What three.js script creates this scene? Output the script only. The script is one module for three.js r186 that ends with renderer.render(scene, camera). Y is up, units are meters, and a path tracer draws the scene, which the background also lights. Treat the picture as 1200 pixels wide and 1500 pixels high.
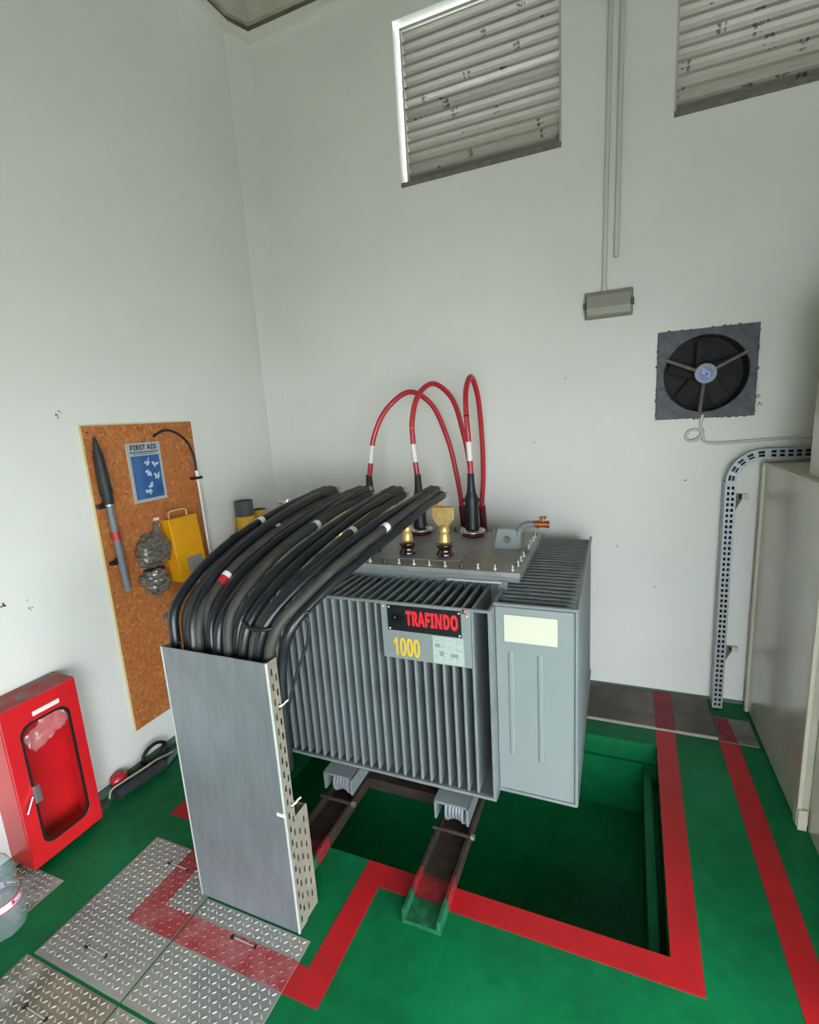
import * as THREE from 'three';
import { RoundedBoxGeometry } from 'three/addons/geometries/RoundedBoxGeometry.js';
import { mergeGeometries } from 'three/addons/utils/BufferGeometryUtils.js';
import { TextGeometry } from 'three/addons/geometries/TextGeometry.js';
import { FontLoader } from 'three/addons/loaders/FontLoader.js';
import { RectAreaLightUniformsLib } from 'three/addons/lights/RectAreaLightUniformsLib.js';

// ---------------------------------------------------------------- frame of reference
// Plan units (as surveyed) are turned into metres: left wall x = 0, back wall z = 0, floor y = 0.
const S = 1.25;
const X = (x) => (x + 2.11) * S, Y = (y) => y * S, Z = (z) => (z + 2.83) * S;
const P = (x, y, z) => new THREE.Vector3(X(x), Y(y), Z(z));

// ---------------------------------------------------------------- camera, sky, light, exposure
const scene = new THREE.Scene();
const camera = new THREE.PerspectiveCamera(92.34, 0.8, 0.02, 100);
camera.position.copy(P(0, 1.6, 0));
camera.rotation.order = 'YXZ';
camera.rotation.set(-0.190030, 0.402466, -0.062235);

scene.background = new THREE.Color(0.83, 0.915, 1.0);
scene.backgroundIntensity = 14.8;

RectAreaLightUniformsLib.init();
const ROOM = { w: 4.7, h: 5.75, d: 5.0 };            // metres
const DOOR = { x0: 2.35, x1: 4.55, h: 2.4 };           // open doorway behind the viewer, right half of the front wall
const SIDE = { z0: 2.45, z1: 4.85, h: 1.85 };          // second open doorway in the right wall, beside the viewer
function doorway(width, height, x, y, z, tx, ty, tz, name) {     // daylight arriving through an open doorway
  const l = new THREE.RectAreaLight(new THREE.Color(0.90, 0.95, 1.0), 1.3, width, height);
  l.position.set(x, y, z); l.lookAt(tx, ty, tz); l.name = name; l.castShadow = true; scene.add(l);
}
doorway(DOOR.x1 - DOOR.x0, 2.0, (DOOR.x0 + DOOR.x1) / 2, 1.25, ROOM.d - 0.03, (DOOR.x0 + DOOR.x1) / 2 - 1.2, 0.05, ROOM.d - 3.0, 'daylight_front_doorway');
doorway(SIDE.z1 - SIDE.z0, 1.7, ROOM.w - 0.03, 1.05, (SIDE.z0 + SIDE.z1) / 2, ROOM.w - 3.0, -0.15, (SIDE.z0 + SIDE.z1) / 2 - 0.4, 'daylight_side_doorway');

const renderer = new THREE.WebGLRenderer({ antialias: true });
renderer.toneMapping = THREE.LinearToneMapping;
renderer.toneMappingExposure = 0.89;
renderer.shadowMap.enabled = true;

// ---------------------------------------------------------------- random and noise
function rng(seed) { let s = seed | 0; return () => { s = (s + 0x6d2b79f5) | 0; let t = Math.imul(s ^ (s >>> 15), 1 | s); t = (t + Math.imul(t ^ (t >>> 7), 61 | t)) ^ t; return ((t ^ (t >>> 14)) >>> 0) / 4294967296; }; }
function hash2(x, y, s) { let h = Math.imul(x, 374761393) ^ Math.imul(y, 668265263) ^ Math.imul(s, 1274126177); h = Math.imul(h ^ (h >>> 13), 1274126177); return ((h ^ (h >>> 16)) >>> 0) / 4294967296; }
function vnoise(x, y, period, s) {
  const xi = Math.floor(x), yi = Math.floor(y), fx = x - xi, fy = y - yi, m = (a) => ((a % period) + period) % period;
  const u = fx * fx * (3 - 2 * fx), v = fy * fy * (3 - 2 * fy);
  const a = hash2(m(xi), m(yi), s), b = hash2(m(xi + 1), m(yi), s), c = hash2(m(xi), m(yi + 1), s), d = hash2(m(xi + 1), m(yi + 1), s);
  return a + (b - a) * u + (c - a) * v + (a - b - c + d) * u * v;
}
function fbm(x, y, base, oct, s) { let r = 0, amp = 0.5, f = base, t = 0; for (let i = 0; i < oct; i++) { r += amp * vnoise(x * f, y * f, f, s + i); t += amp; amp *= 0.5; f *= 2; } return r / t; }
function dataTex(size, fn, srgb = true, repeat = 1) {
  const d = new Uint8Array(size * size * 4);
  for (let j = 0; j < size; j++) for (let i = 0; i < size; i++) {
    const c = fn(i / size, j / size), k = (j * size + i) * 4;
    for (let q = 0; q < 3; q++) d[k + q] = Math.max(0, Math.min(255, Math.round(c[q])));
    d[k + 3] = 255;
  }
  const t = new THREE.DataTexture(d, size, size);
  t.wrapS = t.wrapT = THREE.RepeatWrapping; t.magFilter = THREE.LinearFilter; t.minFilter = THREE.LinearMipmapLinearFilter; t.generateMipmaps = true;
  if (srgb) t.colorSpace = THREE.SRGBColorSpace;
  t.repeat.set(repeat, repeat); t.needsUpdate = true;
  return t;
}
function mottled(rgb, amp, base, seed, repeat = 1, size = 256) {
  return dataTex(size, (u, v) => { const n = (fbm(u, v, base, 5, seed) - 0.5) * 2 * amp; return rgb.map((c) => c * (1 + n)); }, true, repeat);
}
function canvasTex(w, h, draw) {
  const c = document.createElement('canvas'); c.width = w; c.height = h;
  draw(c.getContext('2d'), w, h);
  const t = new THREE.CanvasTexture(c); t.colorSpace = THREE.SRGBColorSpace;
  return t;
}

const font = await new FontLoader().loadAsync('fonts/droid/droid_sans_bold.typeface.json');

// ---------------------------------------------------------------- materials
const std = (o) => new THREE.MeshStandardMaterial(o);
const phy = (o) => new THREE.MeshPhysicalMaterial(o);
const bumpFine = dataTex(256, (u, v) => { const n = fbm(u, v, 16, 4, 91) * 255; return [n, n, n]; }, false, 1);
const M = {};
M.wall = std({ map: mottled([226, 225, 217], 0.045, 3, 11, 0.35, 512), roughness: 0.85, bumpMap: bumpFine, bumpScale: 0.0012 });
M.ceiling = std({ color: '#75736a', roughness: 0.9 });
M.grime = std({ map: mottled([112, 108, 86], 0.25, 8, 13, 2.5), roughness: 0.95 });
M.beam = std({ map: mottled([200, 198, 182], 0.12, 6, 12, 1.2), roughness: 0.9 });
M.floor = phy({ map: dataTex(512, (u, v) => {
  const a = fbm(u, v, 4, 6, 21), b = fbm(u, v, 32, 3, 22), k = 1 + (a - 0.5) * 0.22 + (b - 0.5) * 0.18, dust = Math.max(0, a - 0.60) * 1.3;
  return [0 * k + dust * 60, 104 * k + dust * 16, 57 * k + dust * 34];
}, true, 0.55), roughness: 0.55, specularIntensity: 0.45 });
M.dustyFloor = std({ map: mottled([84, 112, 92], 0.22, 6, 23, 2), roughness: 0.9 });
M.red = std({ map: mottled([174, 15, 23], 0.07, 8, 24, 1.5), roughness: 0.5 });
M.wornRed = std({ map: dataTex(256, (u, v) => { const n = fbm(u, v, 5, 5, 25), m = Math.max(0, Math.min(1, (n - 0.47) * 3.2)); return [150 + 12 * m, 52 + 62 * m, 54 + 58 * m]; }, true, 1.6), roughness: 0.6 });
M.tread = std({ map: dataTex(256, (u, v) => { const n = fbm(u, v, 4, 5, 26), k = 0.82 + n * 0.36, r = Math.max(0, n - 0.6) * 2.2; return [146 * k - r * 20, 144 * k - r * 34, 138 * k - r * 56]; }, true, 1.1), roughness: 0.5, metalness: 0.15 });
M.treadDirty = std({ map: dataTex(256, (u, v) => { const n = fbm(u, v, 3, 5, 29), q = fbm(u, v, 12, 3, 30), k = 0.72 + q * 0.5, m = Math.max(0, Math.min(1, (n - 0.42) * 4)); return [(150 - 14 * m) * k, (147 - 24 * m) * k, (140 - 40 * m) * k]; }, true, 1.1), roughness: 0.65, metalness: 0.1 });
M.lug = std({ color: '#ffffff', roughness: 0.32, metalness: 0.25 });
M.dirtyPlate = std({ map: dataTex(512, (u, v) => {
  const n = fbm(u, v, 6, 5, 27), rib = 0.93 + 0.07 * Math.sin(u * Math.PI * 2 * 56), k = (0.7 + n * 0.6) * rib; return [112 * k, 104 * k, 93 * k];
}, true, 1), roughness: 0.7, metalness: 0.25 });
M.dirtyEdge = std({ color: '#9b968a', roughness: 0.6, metalness: 0.3 });
M.trafo = phy({ map: mottled([115, 121, 121], 0.07, 5, 31, 1.5), roughness: 0.42, clearcoat: 0.3, clearcoatRoughness: 0.3 });
M.trafoPanel = phy({ map: mottled([128, 135, 133], 0.03, 4, 32, 1.2), roughness: 0.32, clearcoat: 0.5, clearcoatRoughness: 0.25 });
M.trafoCover = std({ map: mottled([140, 141, 134], 0.13, 6, 33, 2), roughness: 0.4, metalness: 0.25 });
M.bolt = std({ color: '#b7b3a6', roughness: 0.35, metalness: 0.7 });
M.darkBolt = std({ color: '#54524c', roughness: 0.5, metalness: 0.6 });
M.porcelain = phy({ color: '#2a0d0b', roughness: 0.12, clearcoat: 1 });
M.brass = std({ map: mottled([206, 172, 108], 0.14, 8, 34, 6), roughness: 0.38, metalness: 0.55 });
M.copper = std({ color: '#a5603e', roughness: 0.4, metalness: 0.7 });
M.blackRubber = std({ map: mottled([30, 32, 37], 0.25, 8, 35, 3), roughness: 0.3 });
M.dustyCable = std({ map: mottled([58, 57, 51], 0.3, 6, 36, 2.5), roughness: 0.6 });
M.boot = std({ color: '#17191c', roughness: 0.45 });
M.redCable = phy({ color: '#b8242f', roughness: 0.4, clearcoat: 0.3 });
M.darkRed = phy({ color: '#5e1119', roughness: 0.4 });
M.whiteTape = std({ color: '#e4e2dc', roughness: 0.5 });
M.steel = std({ color: '#c8c8c4', roughness: 0.3, metalness: 0.9 });
M.galv = std({ map: dataTex(256, (u, v) => { const n = fbm(u, v, 3, 4, 41), g = fbm(u * 6 % 1, v, 8, 3, 42), k = 0.86 + n * 0.22 + (g - 0.5) * 0.10; return [142 * k, 145 * k, 149 * k]; }, true, 1.2), roughness: 0.45, metalness: 0.5 });
M.galvEdge = std({ color: '#bfc1bf', roughness: 0.4, metalness: 0.4 });
M.galvDusty = std({ map: mottled([146, 138, 122], 0.12, 8, 43, 3), roughness: 0.6, metalness: 0.3 });
M.wallTray = std({ color: '#a2a6a9', roughness: 0.5, metalness: 0.4 });
M.rust = std({ map: mottled([58, 45, 36], 0.35, 8, 44, 3), roughness: 0.75, metalness: 0.3 });
M.rustRed = std({ map: mottled([128, 26, 28], 0.35, 10, 45, 4), roughness: 0.6 });
M.rustGreen = std({ map: mottled([16, 86, 52], 0.4, 10, 46, 4), roughness: 0.6 });
M.osb = std({ map: canvasTex(1024, 1024, (g, w, h) => {
  const r = rng(5); g.fillStyle = '#b66d37'; g.fillRect(0, 0, w, h);
  const tone = ['#a25c28', '#c07840', '#cc8850', '#964e1e', '#b4662e', '#d89e62', '#a45e2e', '#ba6c36'];
  for (let i = 0; i < 12000; i++) {
    const x = r() * w, y = r() * h, a = (r() - 0.5) * 3.14, l = 12 + r() * 30, b = 4 + r() * 8;
    g.save(); g.translate(x, y); g.rotate(a); g.globalAlpha = 0.25 + r() * 0.3; g.fillStyle = tone[Math.floor(r() * tone.length)];
    g.beginPath(); g.moveTo(-l / 2, 0); g.lineTo(-l / 3, -b / 2); g.lineTo(l / 2, -b / 3); g.lineTo(l / 2.4, b / 2); g.lineTo(-l / 2.5, b / 2); g.fill(); g.restore();
  }
}), roughness: 0.62 });
M.osb.map.wrapS = M.osb.map.wrapT = THREE.RepeatWrapping; M.osb.map.repeat.set(0.9, 0.9);
M.paleWood = std({ color: '#d8c88e', roughness: 0.8 });
M.fireRed = phy({ map: mottled([205, 26, 34], 0.05, 5, 51, 2), roughness: 0.35, clearcoat: 0.4, clearcoatRoughness: 0.2 });
M.fireDusty = std({ map: dataTex(256, (u, v) => { const n = fbm(u, v, 6, 5, 52), m = Math.max(0, Math.min(1, (n - 0.33) * 3)); return [176 - 40 * m, 62 + 58 * m, 60 + 54 * m]; }, true, 2), roughness: 0.8 });
M.glass = phy({ color: '#ffffff', roughness: 0.05, transmission: 1, thickness: 0, ior: 1.5 });
M.film = phy({ color: '#ffffff', roughness: 0.12, transmission: 0.85, thickness: 0, ior: 1.45, side: THREE.DoubleSide });
M.pet = phy({ color: '#eef6f8', roughness: 0.06, transmission: 0.9, thickness: 0, ior: 1.5, side: THREE.DoubleSide });
M.water = phy({ color: '#ffffff', roughness: 0.02, transmission: 1, thickness: 0.1, ior: 1.33 });
M.black = std({ color: '#101113', roughness: 0.5 });
M.grey = std({ color: '#6a6e72', roughness: 0.5 });
M.greyPipe = std({ map: mottled([78, 80, 82], 0.15, 6, 53, 3), roughness: 0.6 });
M.yellow = std({ map: mottled([240, 168, 18], 0.05, 5, 54, 3), roughness: 0.45 });
M.yellowTape = std({ color: '#dba914', roughness: 0.5 });
M.poleGrey = std({ color: '#73797f', roughness: 0.4 });
M.bag = phy({ map: mottled([112, 106, 98], 0.4, 6, 55, 4), roughness: 0.22, clearcoat: 1, clearcoatRoughness: 0.12, transmission: 0.15, thickness: 0 });
M.plate = std({ color: '#a9a49a', roughness: 0.5, metalness: 0.3 });
M.cabinet = phy({ map: mottled([184, 178, 160], 0.06, 5, 56, 1.2), roughness: 0.3, clearcoat: 0.7, clearcoatRoughness: 0.12 });
M.cabinetTrim = std({ color: '#c9c2ac', roughness: 0.5 });
M.fanPlate = std({ map: mottled([84, 86, 92], 0.22, 8, 57, 5), roughness: 0.6, metalness: 0.2 });
M.fanDark = std({ map: mottled([44, 45, 42], 0.3, 8, 58, 5), roughness: 0.8 });
M.fanSpoke = std({ map: mottled([112, 103, 92], 0.25, 8, 59, 6), roughness: 0.7 });
M.fanHub = std({ map: canvasTex(256, 256, (g, w, h) => {
  g.fillStyle = '#8c93a2'; g.fillRect(0, 0, w, h); g.fillStyle = '#7482b8'; g.beginPath(); g.arc(w / 2, h / 2, 84, 0, 7); g.fill();
  g.strokeStyle = '#c9cedd'; g.lineWidth = 9; for (const a of [-26, 2, 30]) { g.beginPath(); g.moveTo(w / 2 - 50 + a, h / 2 + 50); g.lineTo(w / 2 + 30 + a, h / 2 - 52); g.stroke(); }
  g.fillStyle = '#4550a0'; g.fillRect(w / 2 - 6, h / 2 - 22, 34, 26);
}), roughness: 0.5 });
M.slat = std({ map: canvasTex(1024, 512, (g, w, h) => {
  const r = rng(8); g.fillStyle = '#8f8a80'; g.fillRect(0, 0, w, h);
  for (let i = 0; i < 2600; i++) { g.globalAlpha = 0.05 + r() * 0.08; g.fillStyle = r() < 0.5 ? '#77726a' : '#a5a198'; g.fillRect(r() * w, r() * h, 10 + r() * 60, 2 + r() * 5); }
  for (let i = 0; i < 34; i++) { const x = r() * w, y = r() * h, n = 3 + Math.floor(r() * 9); for (let k = 0; k < n; k++) { g.globalAlpha = 0.4 + r() * 0.45; g.fillStyle = '#3a372f'; g.beginPath(); g.ellipse(x + (r() - 0.5) * 40, y + (r() - 0.5) * 16, 2 + r() * 8, 2 + r() * 6, 0, 0, 7); g.fill(); } }
}), roughness: 0.6, metalness: 0.1 });
M.slat.map.wrapS = M.slat.map.wrapT = THREE.RepeatWrapping;
M.ventFrame = std({ color: '#b9b6ac', roughness: 0.5 });
M.ventSill = std({ map: mottled([118, 112, 100], 0.2, 8, 60, 3), roughness: 0.8 });
M.conduit = std({ color: '#c9c8c0', roughness: 0.5 });
M.lampBody = std({ map: mottled([128, 124, 108], 0.12, 6, 61, 5), roughness: 0.5 });
M.lampLens = phy({ color: '#aaa698', roughness: 0.25, transmission: 0.25, thickness: 0 });
M.concrete = std({ map: mottled([176, 172, 164], 0.08, 6, 62, 0.5), roughness: 0.9 });

// ---------------------------------------------------------------- building helpers
function metreUV(g) {                                          // uv in metres, by the way each face points
  const q = g.index ? g.toNonIndexed() : g; if (!q.attributes.normal) q.computeVertexNormals();
  const p = q.attributes.position, uv = new Float32Array(p.count * 2), a = new THREE.Vector3(), b = new THREE.Vector3(), c = new THREE.Vector3();
  for (let i = 0; i < p.count; i += 3) {
    a.fromBufferAttribute(p, i); b.fromBufferAttribute(p, i + 1); c.fromBufferAttribute(p, i + 2);
    const n = b.clone().sub(a).cross(c.clone().sub(a)), ax = Math.abs(n.x), ay = Math.abs(n.y), az = Math.abs(n.z);
    [a, b, c].forEach((v, k) => { const [s, t] = ax >= ay && ax >= az ? [v.z, v.y] : ay >= az ? [v.x, v.z] : [v.x, v.y]; uv[(i + k) * 2] = s; uv[(i + k) * 2 + 1] = t; });
  }
  q.setAttribute('uv', new THREE.BufferAttribute(uv, 2));
  for (const k of Object.keys(q.attributes)) if (!['position', 'normal', 'uv'].includes(k)) q.deleteAttribute(k);
  return q;
}
const join = (list) => (list.length === 1 ? list[0] : mergeGeometries(list));
function boxM(x0, x1, y0, y1, z0, z1, r = 0) {                 // metres
  const w = Math.abs(x1 - x0), h = Math.abs(y1 - y0), d = Math.abs(z1 - z0);
  const g = r > 0 ? new RoundedBoxGeometry(w, h, d, 1, Math.min(r, w / 2.01, h / 2.01, d / 2.01)) : new THREE.BoxGeometry(w, h, d);
  g.translate((x0 + x1) / 2, (y0 + y1) / 2, (z0 + z1) / 2);
  return metreUV(g);
}
const bx = (x0, x1, y0, y1, z0, z1, r = 0) => boxM(X(x0), X(x1), Y(y0), Y(y1), Z(z0), Z(z1), r);   // plan units
function rod(p, q, r0, r1 = r0, seg = 12) {                    // metres, tapered rod between two points
  const d = q.clone().sub(p), g = new THREE.CylinderGeometry(r1, r0, d.length(), seg);
  g.applyQuaternion(new THREE.Quaternion().setFromUnitVectors(new THREE.Vector3(0, 1, 0), d.clone().normalize()));
  g.translate((p.x + q.x) / 2, (p.y + q.y) / 2, (p.z + q.z) / 2);
  return metreUV(g);
}
function tube(pts, r, seg = 40, rs = 10, closed = false) {
  const c = new THREE.CatmullRomCurve3(pts, closed, 'centripetal'), g = new THREE.TubeGeometry(c, seg, r, rs, closed), L = c.getLength(), uv = g.attributes.uv;
  for (let i = 0; i < uv.count; i++) uv.setXY(i, uv.getX(i) * L, uv.getY(i) * 2 * Math.PI * r);
  return g.toNonIndexed();
}
function lathe(profile, seg = 24) {                            // [[radius, height], ...] in metres
  return new THREE.LatheGeometry(profile.map(([r, y]) => new THREE.Vector2(r, y)), seg).toNonIndexed();
}
function extrude(pts, depth, holes = [], bevel = 0) {
  const s = new THREE.Shape(pts.map(([a, b]) => new THREE.Vector2(a, b)));
  for (const h of holes) s.holes.push(h instanceof THREE.Path ? h : new THREE.Path(h.map(([a, b]) => new THREE.Vector2(a, b))));
  return new THREE.ExtrudeGeometry(s, { depth, bevelEnabled: bevel > 0, bevelThickness: bevel, bevelSize: bevel, bevelSegments: 1, curveSegments: 20 });
}
function roundRect(x0, x1, y0, y1, r) {
  const p = new THREE.Path(); p.moveTo(x0 + r, y0); p.lineTo(x1 - r, y0); p.absarc(x1 - r, y0 + r, r, -Math.PI / 2, 0); p.lineTo(x1, y1 - r); p.absarc(x1 - r, y1 - r, r, 0, Math.PI / 2);
  p.lineTo(x0 + r, y1); p.absarc(x0 + r, y1 - r, r, Math.PI / 2, Math.PI); p.lineTo(x0, y0 + r); p.absarc(x0 + r, y0 + r, r, Math.PI, Math.PI * 1.5); return p;
}
const counts = {};
function numbered(n) { const k = counts[n] = (counts[n] ?? -1) + 1; return k ? n + '_' + String(k).padStart(3, '0') : n; }
function worldOf(o) { const v = new THREE.Vector3(); for (let p = o; p && p !== scene; p = p.parent) v.add(p.position); return v; }
const shadowed = (m) => { m.castShadow = m.receiveShadow = true; return m; };
function tag(o, label, category, group) { o.userData.label = label; o.userData.category = category; if (group) o.userData.group = group; return o; }
function thing(name, label, category, at, group) { const o = new THREE.Group(); o.name = numbered(name); o.position.copy(at); scene.add(o); return tag(o, label, category, group); }
function part(name, geo, m, parent, label) {                   // geometry given in room coordinates (metres)
  const w = worldOf(parent); geo.translate(-w.x, -w.y, -w.z);
  const o = shadowed(new THREE.Mesh(geo, m)); o.name = name; parent.add(o); if (label) o.userData.label = label; return o;
}
function partAt(name, geo, m, parent, at, label) {             // shared geometry around its own origin, set at a room position
  const o = shadowed(new THREE.Mesh(geo, m)); o.name = name; parent.add(o); o.position.copy(at).sub(worldOf(parent)); if (label) o.userData.label = label; return o;
}
function single(name, geo, m, label, category, group) {        // a thing of one mesh, origin at its base
  geo.computeBoundingBox(); const b = geo.boundingBox, at = new THREE.Vector3((b.min.x + b.max.x) / 2, b.min.y, (b.min.z + b.max.z) / 2);
  geo.translate(-at.x, -at.y, -at.z); const o = shadowed(new THREE.Mesh(geo, m)); o.name = numbered(name); o.position.copy(at); scene.add(o); return tag(o, label, category, group);
}
function struct(name, geo, m, label, category) { const o = shadowed(new THREE.Mesh(geo, m)); o.name = name; scene.add(o); tag(o, label, category); o.userData.kind = 'structure'; return o; }
function face(w, h, tex, opts = {}) { return std({ map: tex, roughness: 0.5, ...opts }); }
function plateWithPrint(name, geo, side, print, parent, at, axis, label) {   // thin box whose front face carries a print
  const mats = Array(6).fill(side); mats[axis] = print;
  return partAt(name, geo, mats, parent, at, label);
}

// ================================================================ the room
const T = 0.2, HB = Y(3.83);
let backWall;
// back wall with openings for two louvres and the fan
const V1 = [X(-1.13), X(-0.27), Y(2.86), Y(3.66)], V2 = [X(0.22), X(1.08), Y(2.86), Y(3.66)], FAN = [X(0.395), Y(1.72)];
{
  const circle = new THREE.Path(); circle.absarc(FAN[0], FAN[1], 0.235, 0, Math.PI * 2, true);
  const rect = ([a, b, c, d]) => [[a, c], [a, d], [b, d], [b, c]];
  const g = extrude([[-T, -1], [ROOM.w + T, -1], [ROOM.w + T, ROOM.h], [-T, ROOM.h]], T, [rect(V1), rect(V2), circle]); g.translate(0, 0, -T);
  backWall = struct('wall_back', metreUV(g), M.wall, 'off-white plastered back wall behind the transformer', 'wall');
}
const leftWall = struct('wall_left', boxM(-T, 0, -1, ROOM.h, 0, ROOM.d + T), M.wall, 'off-white plastered left wall with the chipboard on it', 'wall');
{
  const g = extrude([[0, -1], [SIDE.z0, -1], [SIDE.z0, SIDE.h], [SIDE.z1, SIDE.h], [SIDE.z1, -1], [ROOM.d + T, -1], [ROOM.d + T, ROOM.h], [0, ROOM.h]], T); g.rotateY(-Math.PI / 2); g.translate(ROOM.w + T, 0, 0);
  struct('wall_right', metreUV(g), M.wall, 'off-white side wall with an open doorway beside the cabinets', 'wall');
}
{
  const g = extrude([[0, -1], [DOOR.x0, -1], [DOOR.x0, DOOR.h], [DOOR.x1, DOOR.h], [DOOR.x1, -1], [ROOM.w, -1], [ROOM.w, ROOM.h], [0, ROOM.h]], T); g.translate(0, 0, ROOM.d);
  struct('wall_front', metreUV(g), M.wall, 'off-white wall with the open doorway', 'wall');
}
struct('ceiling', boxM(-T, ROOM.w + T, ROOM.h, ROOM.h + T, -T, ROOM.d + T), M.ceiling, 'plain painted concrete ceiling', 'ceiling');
// old scuffs and dust specks on the plaster
M.scuff = std({ map: mottled([122, 116, 100], 0.25, 8, 14, 20), roughness: 0.9 });
function scuffs(wall, side, spots, seed) {
  const r = rng(seed), l = [];
  for (const [a, y, size] of spots) for (let k = 0; k < 6; k++) {
    const g = new THREE.CircleGeometry(1, 7); g.scale(size * (0.15 + r() * 0.35), size * (0.08 + r() * 0.22), 1); g.rotateZ(r() * 3); g.translate((r() - 0.5) * size * 1.5, (r() - 0.5) * size * 1.3, 0);
    if (side) g.rotateY(Math.PI / 2); g.translate(side ? 0.0006 : X(a), Y(y), side ? Z(a) : 0.0006); l.push(metreUV(g));
  }
  part('scuff_marks', join(l), M.scuff, wall, 'small dirty scuffs').userData.kind = 'stuff';
}
scuffs(leftWall, true, [[-1.352, 1.705, 0.018], [-1.345, 1.69, 0.012], [-1.018, 1.006, 0.02], [-1.103, 0.953, 0.012], [-1.10, 0.99, 0.008]], 301);
scuffs(backWall, false, [[0.02, 0.838, 0.010], [0.616, 1.598, 0.014], [0.625, 1.56, 0.014], [0.60, 1.64, 0.010], [-0.42, 1.42, 0.010], [0.33, 1.2, 0.012], [0.21, 0.62, 0.009], [-0.25, 1.75, 0.010]], 302);
// chamfered corner between left and back wall
{
  const c = [X(-2.11), X(-2.055)], zc = Z(-2.68), s = new THREE.Shape([[0, 0], [X(-2.05), 0], [0, -zc]].map(([a, b]) => new THREE.Vector2(a, b)));
  const g = new THREE.ExtrudeGeometry(s, { depth: HB, bevelEnabled: false }); g.rotateX(-Math.PI / 2);
  struct('wall_corner', metreUV(g), M.wall, 'narrow plastered column in the corner of the two walls', 'wall');
}
// tie beam ledge running along both walls, cut across the corner
{
  const prof = (o0, o1, y0, y1, name, i) => {
    const L = [[0, ROOM.d], [o0, ROOM.d], [o0, Z(-2.70) + o0 * 0.6], [X(-2.03) + o0 * 0.6 - 0.02, o0], [ROOM.w, o0], [ROOM.w, 0], [0, 0]];
    const s = new THREE.Shape(L.map(([a, b]) => new THREE.Vector2(a, -b))), g = new THREE.ExtrudeGeometry(s, { depth: y1 - y0, bevelEnabled: false }); g.rotateX(-Math.PI / 2); g.translate(0, y0, 0);
    return metreUV(g);
  };
  struct('trim_1', prof(0.05, 0, HB, HB + 0.045), M.wall, 'thin lower lip of the ledge running round the walls', 'ledge');
  struct('trim_2', prof(0.02, 0, HB + 0.045, HB + 0.10), M.grime, 'dusty recessed band of the ledge round the walls', 'ledge');
  struct('trim_3', prof(0.05, 0, HB + 0.10, ROOM.h), M.beam, 'plastered beam above the ledge round the walls', 'beam');
}
// floor with the transformer pit left open
const PIT = { x0: -1.65, z0: -1.335, z1: -2.335 };
const pitCorners = [[PIT.x0, PIT.z0], [0.174, PIT.z0], [0.206, PIT.z1], [PIT.x0, PIT.z1]];
function slab(poly, y0, y1, holes = []) {                     // plan-unit polygon [x, z] lifted from y0 to y1 (plan units)
  const f = (l) => l.map(([a, b]) => [X(a), -Z(b)]);
  const g = extrude(f(poly), Y(y1) - Y(y0), holes.map(f)); g.rotateX(-Math.PI / 2); g.translate(0, Y(y0), 0); return metreUV(g);
}
const zEnd = ROOM.d / S - 2.83, xEnd = ROOM.w / S - 2.11;
const floor = struct('floor', slab([[-2.11, -2.83], [xEnd, -2.83], [xEnd, zEnd], [-2.11, zEnd]], -0.08, 0, [pitCorners]), M.floor, 'green painted concrete floor with red lane markings', 'floor');
const WD = 0.085;
const stripe = (poly) => part('painted_stripe', slab(poly, 0, 0.0012), M.red, floor, 'red painted stripe');
stripe([[0.253, -1.252], [0.174, -1.335], [0.208, -2.47], [0.294, -2.47]]);                                // right of the pit
stripe([[-0.736, -1.25], [-0.816, -1.335], [0.174, -1.335], [0.253, -1.252]]);                             // front edge of the pit
stripe([[-0.816, -1.335], [-0.736, -1.25], [-0.741, -0.863], [-0.824, -0.946]]);                           // turning towards the viewer
stripe([[-0.741, -0.863], [-0.86, -0.863], [-0.86, -0.946], [-0.824, -0.946]]);                             // towards the steel plates
stripe([[0.480, -1.0], [0.478, -2.50], [0.559, -2.52], [0.562, -1.0]]);                                     // lane beside the cabinets
stripe([[0.480, -1.0], [0.562, -1.0], [0.57, zEnd], [0.485, zEnd]]);
stripe([[-1.732, -1.255], [-1.648, -1.335], [-1.408, -1.335], [-1.493, -1.255]]);                           // left of the pit
stripe([[-1.732, -1.255], [-1.732, -2.42], [-1.65, -2.335], [-1.648, -1.335]]);
stripe([[-1.493, -1.255], [-1.408, -1.255], [-1.408, -1.15], [-1.493, -1.15]]);
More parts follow.
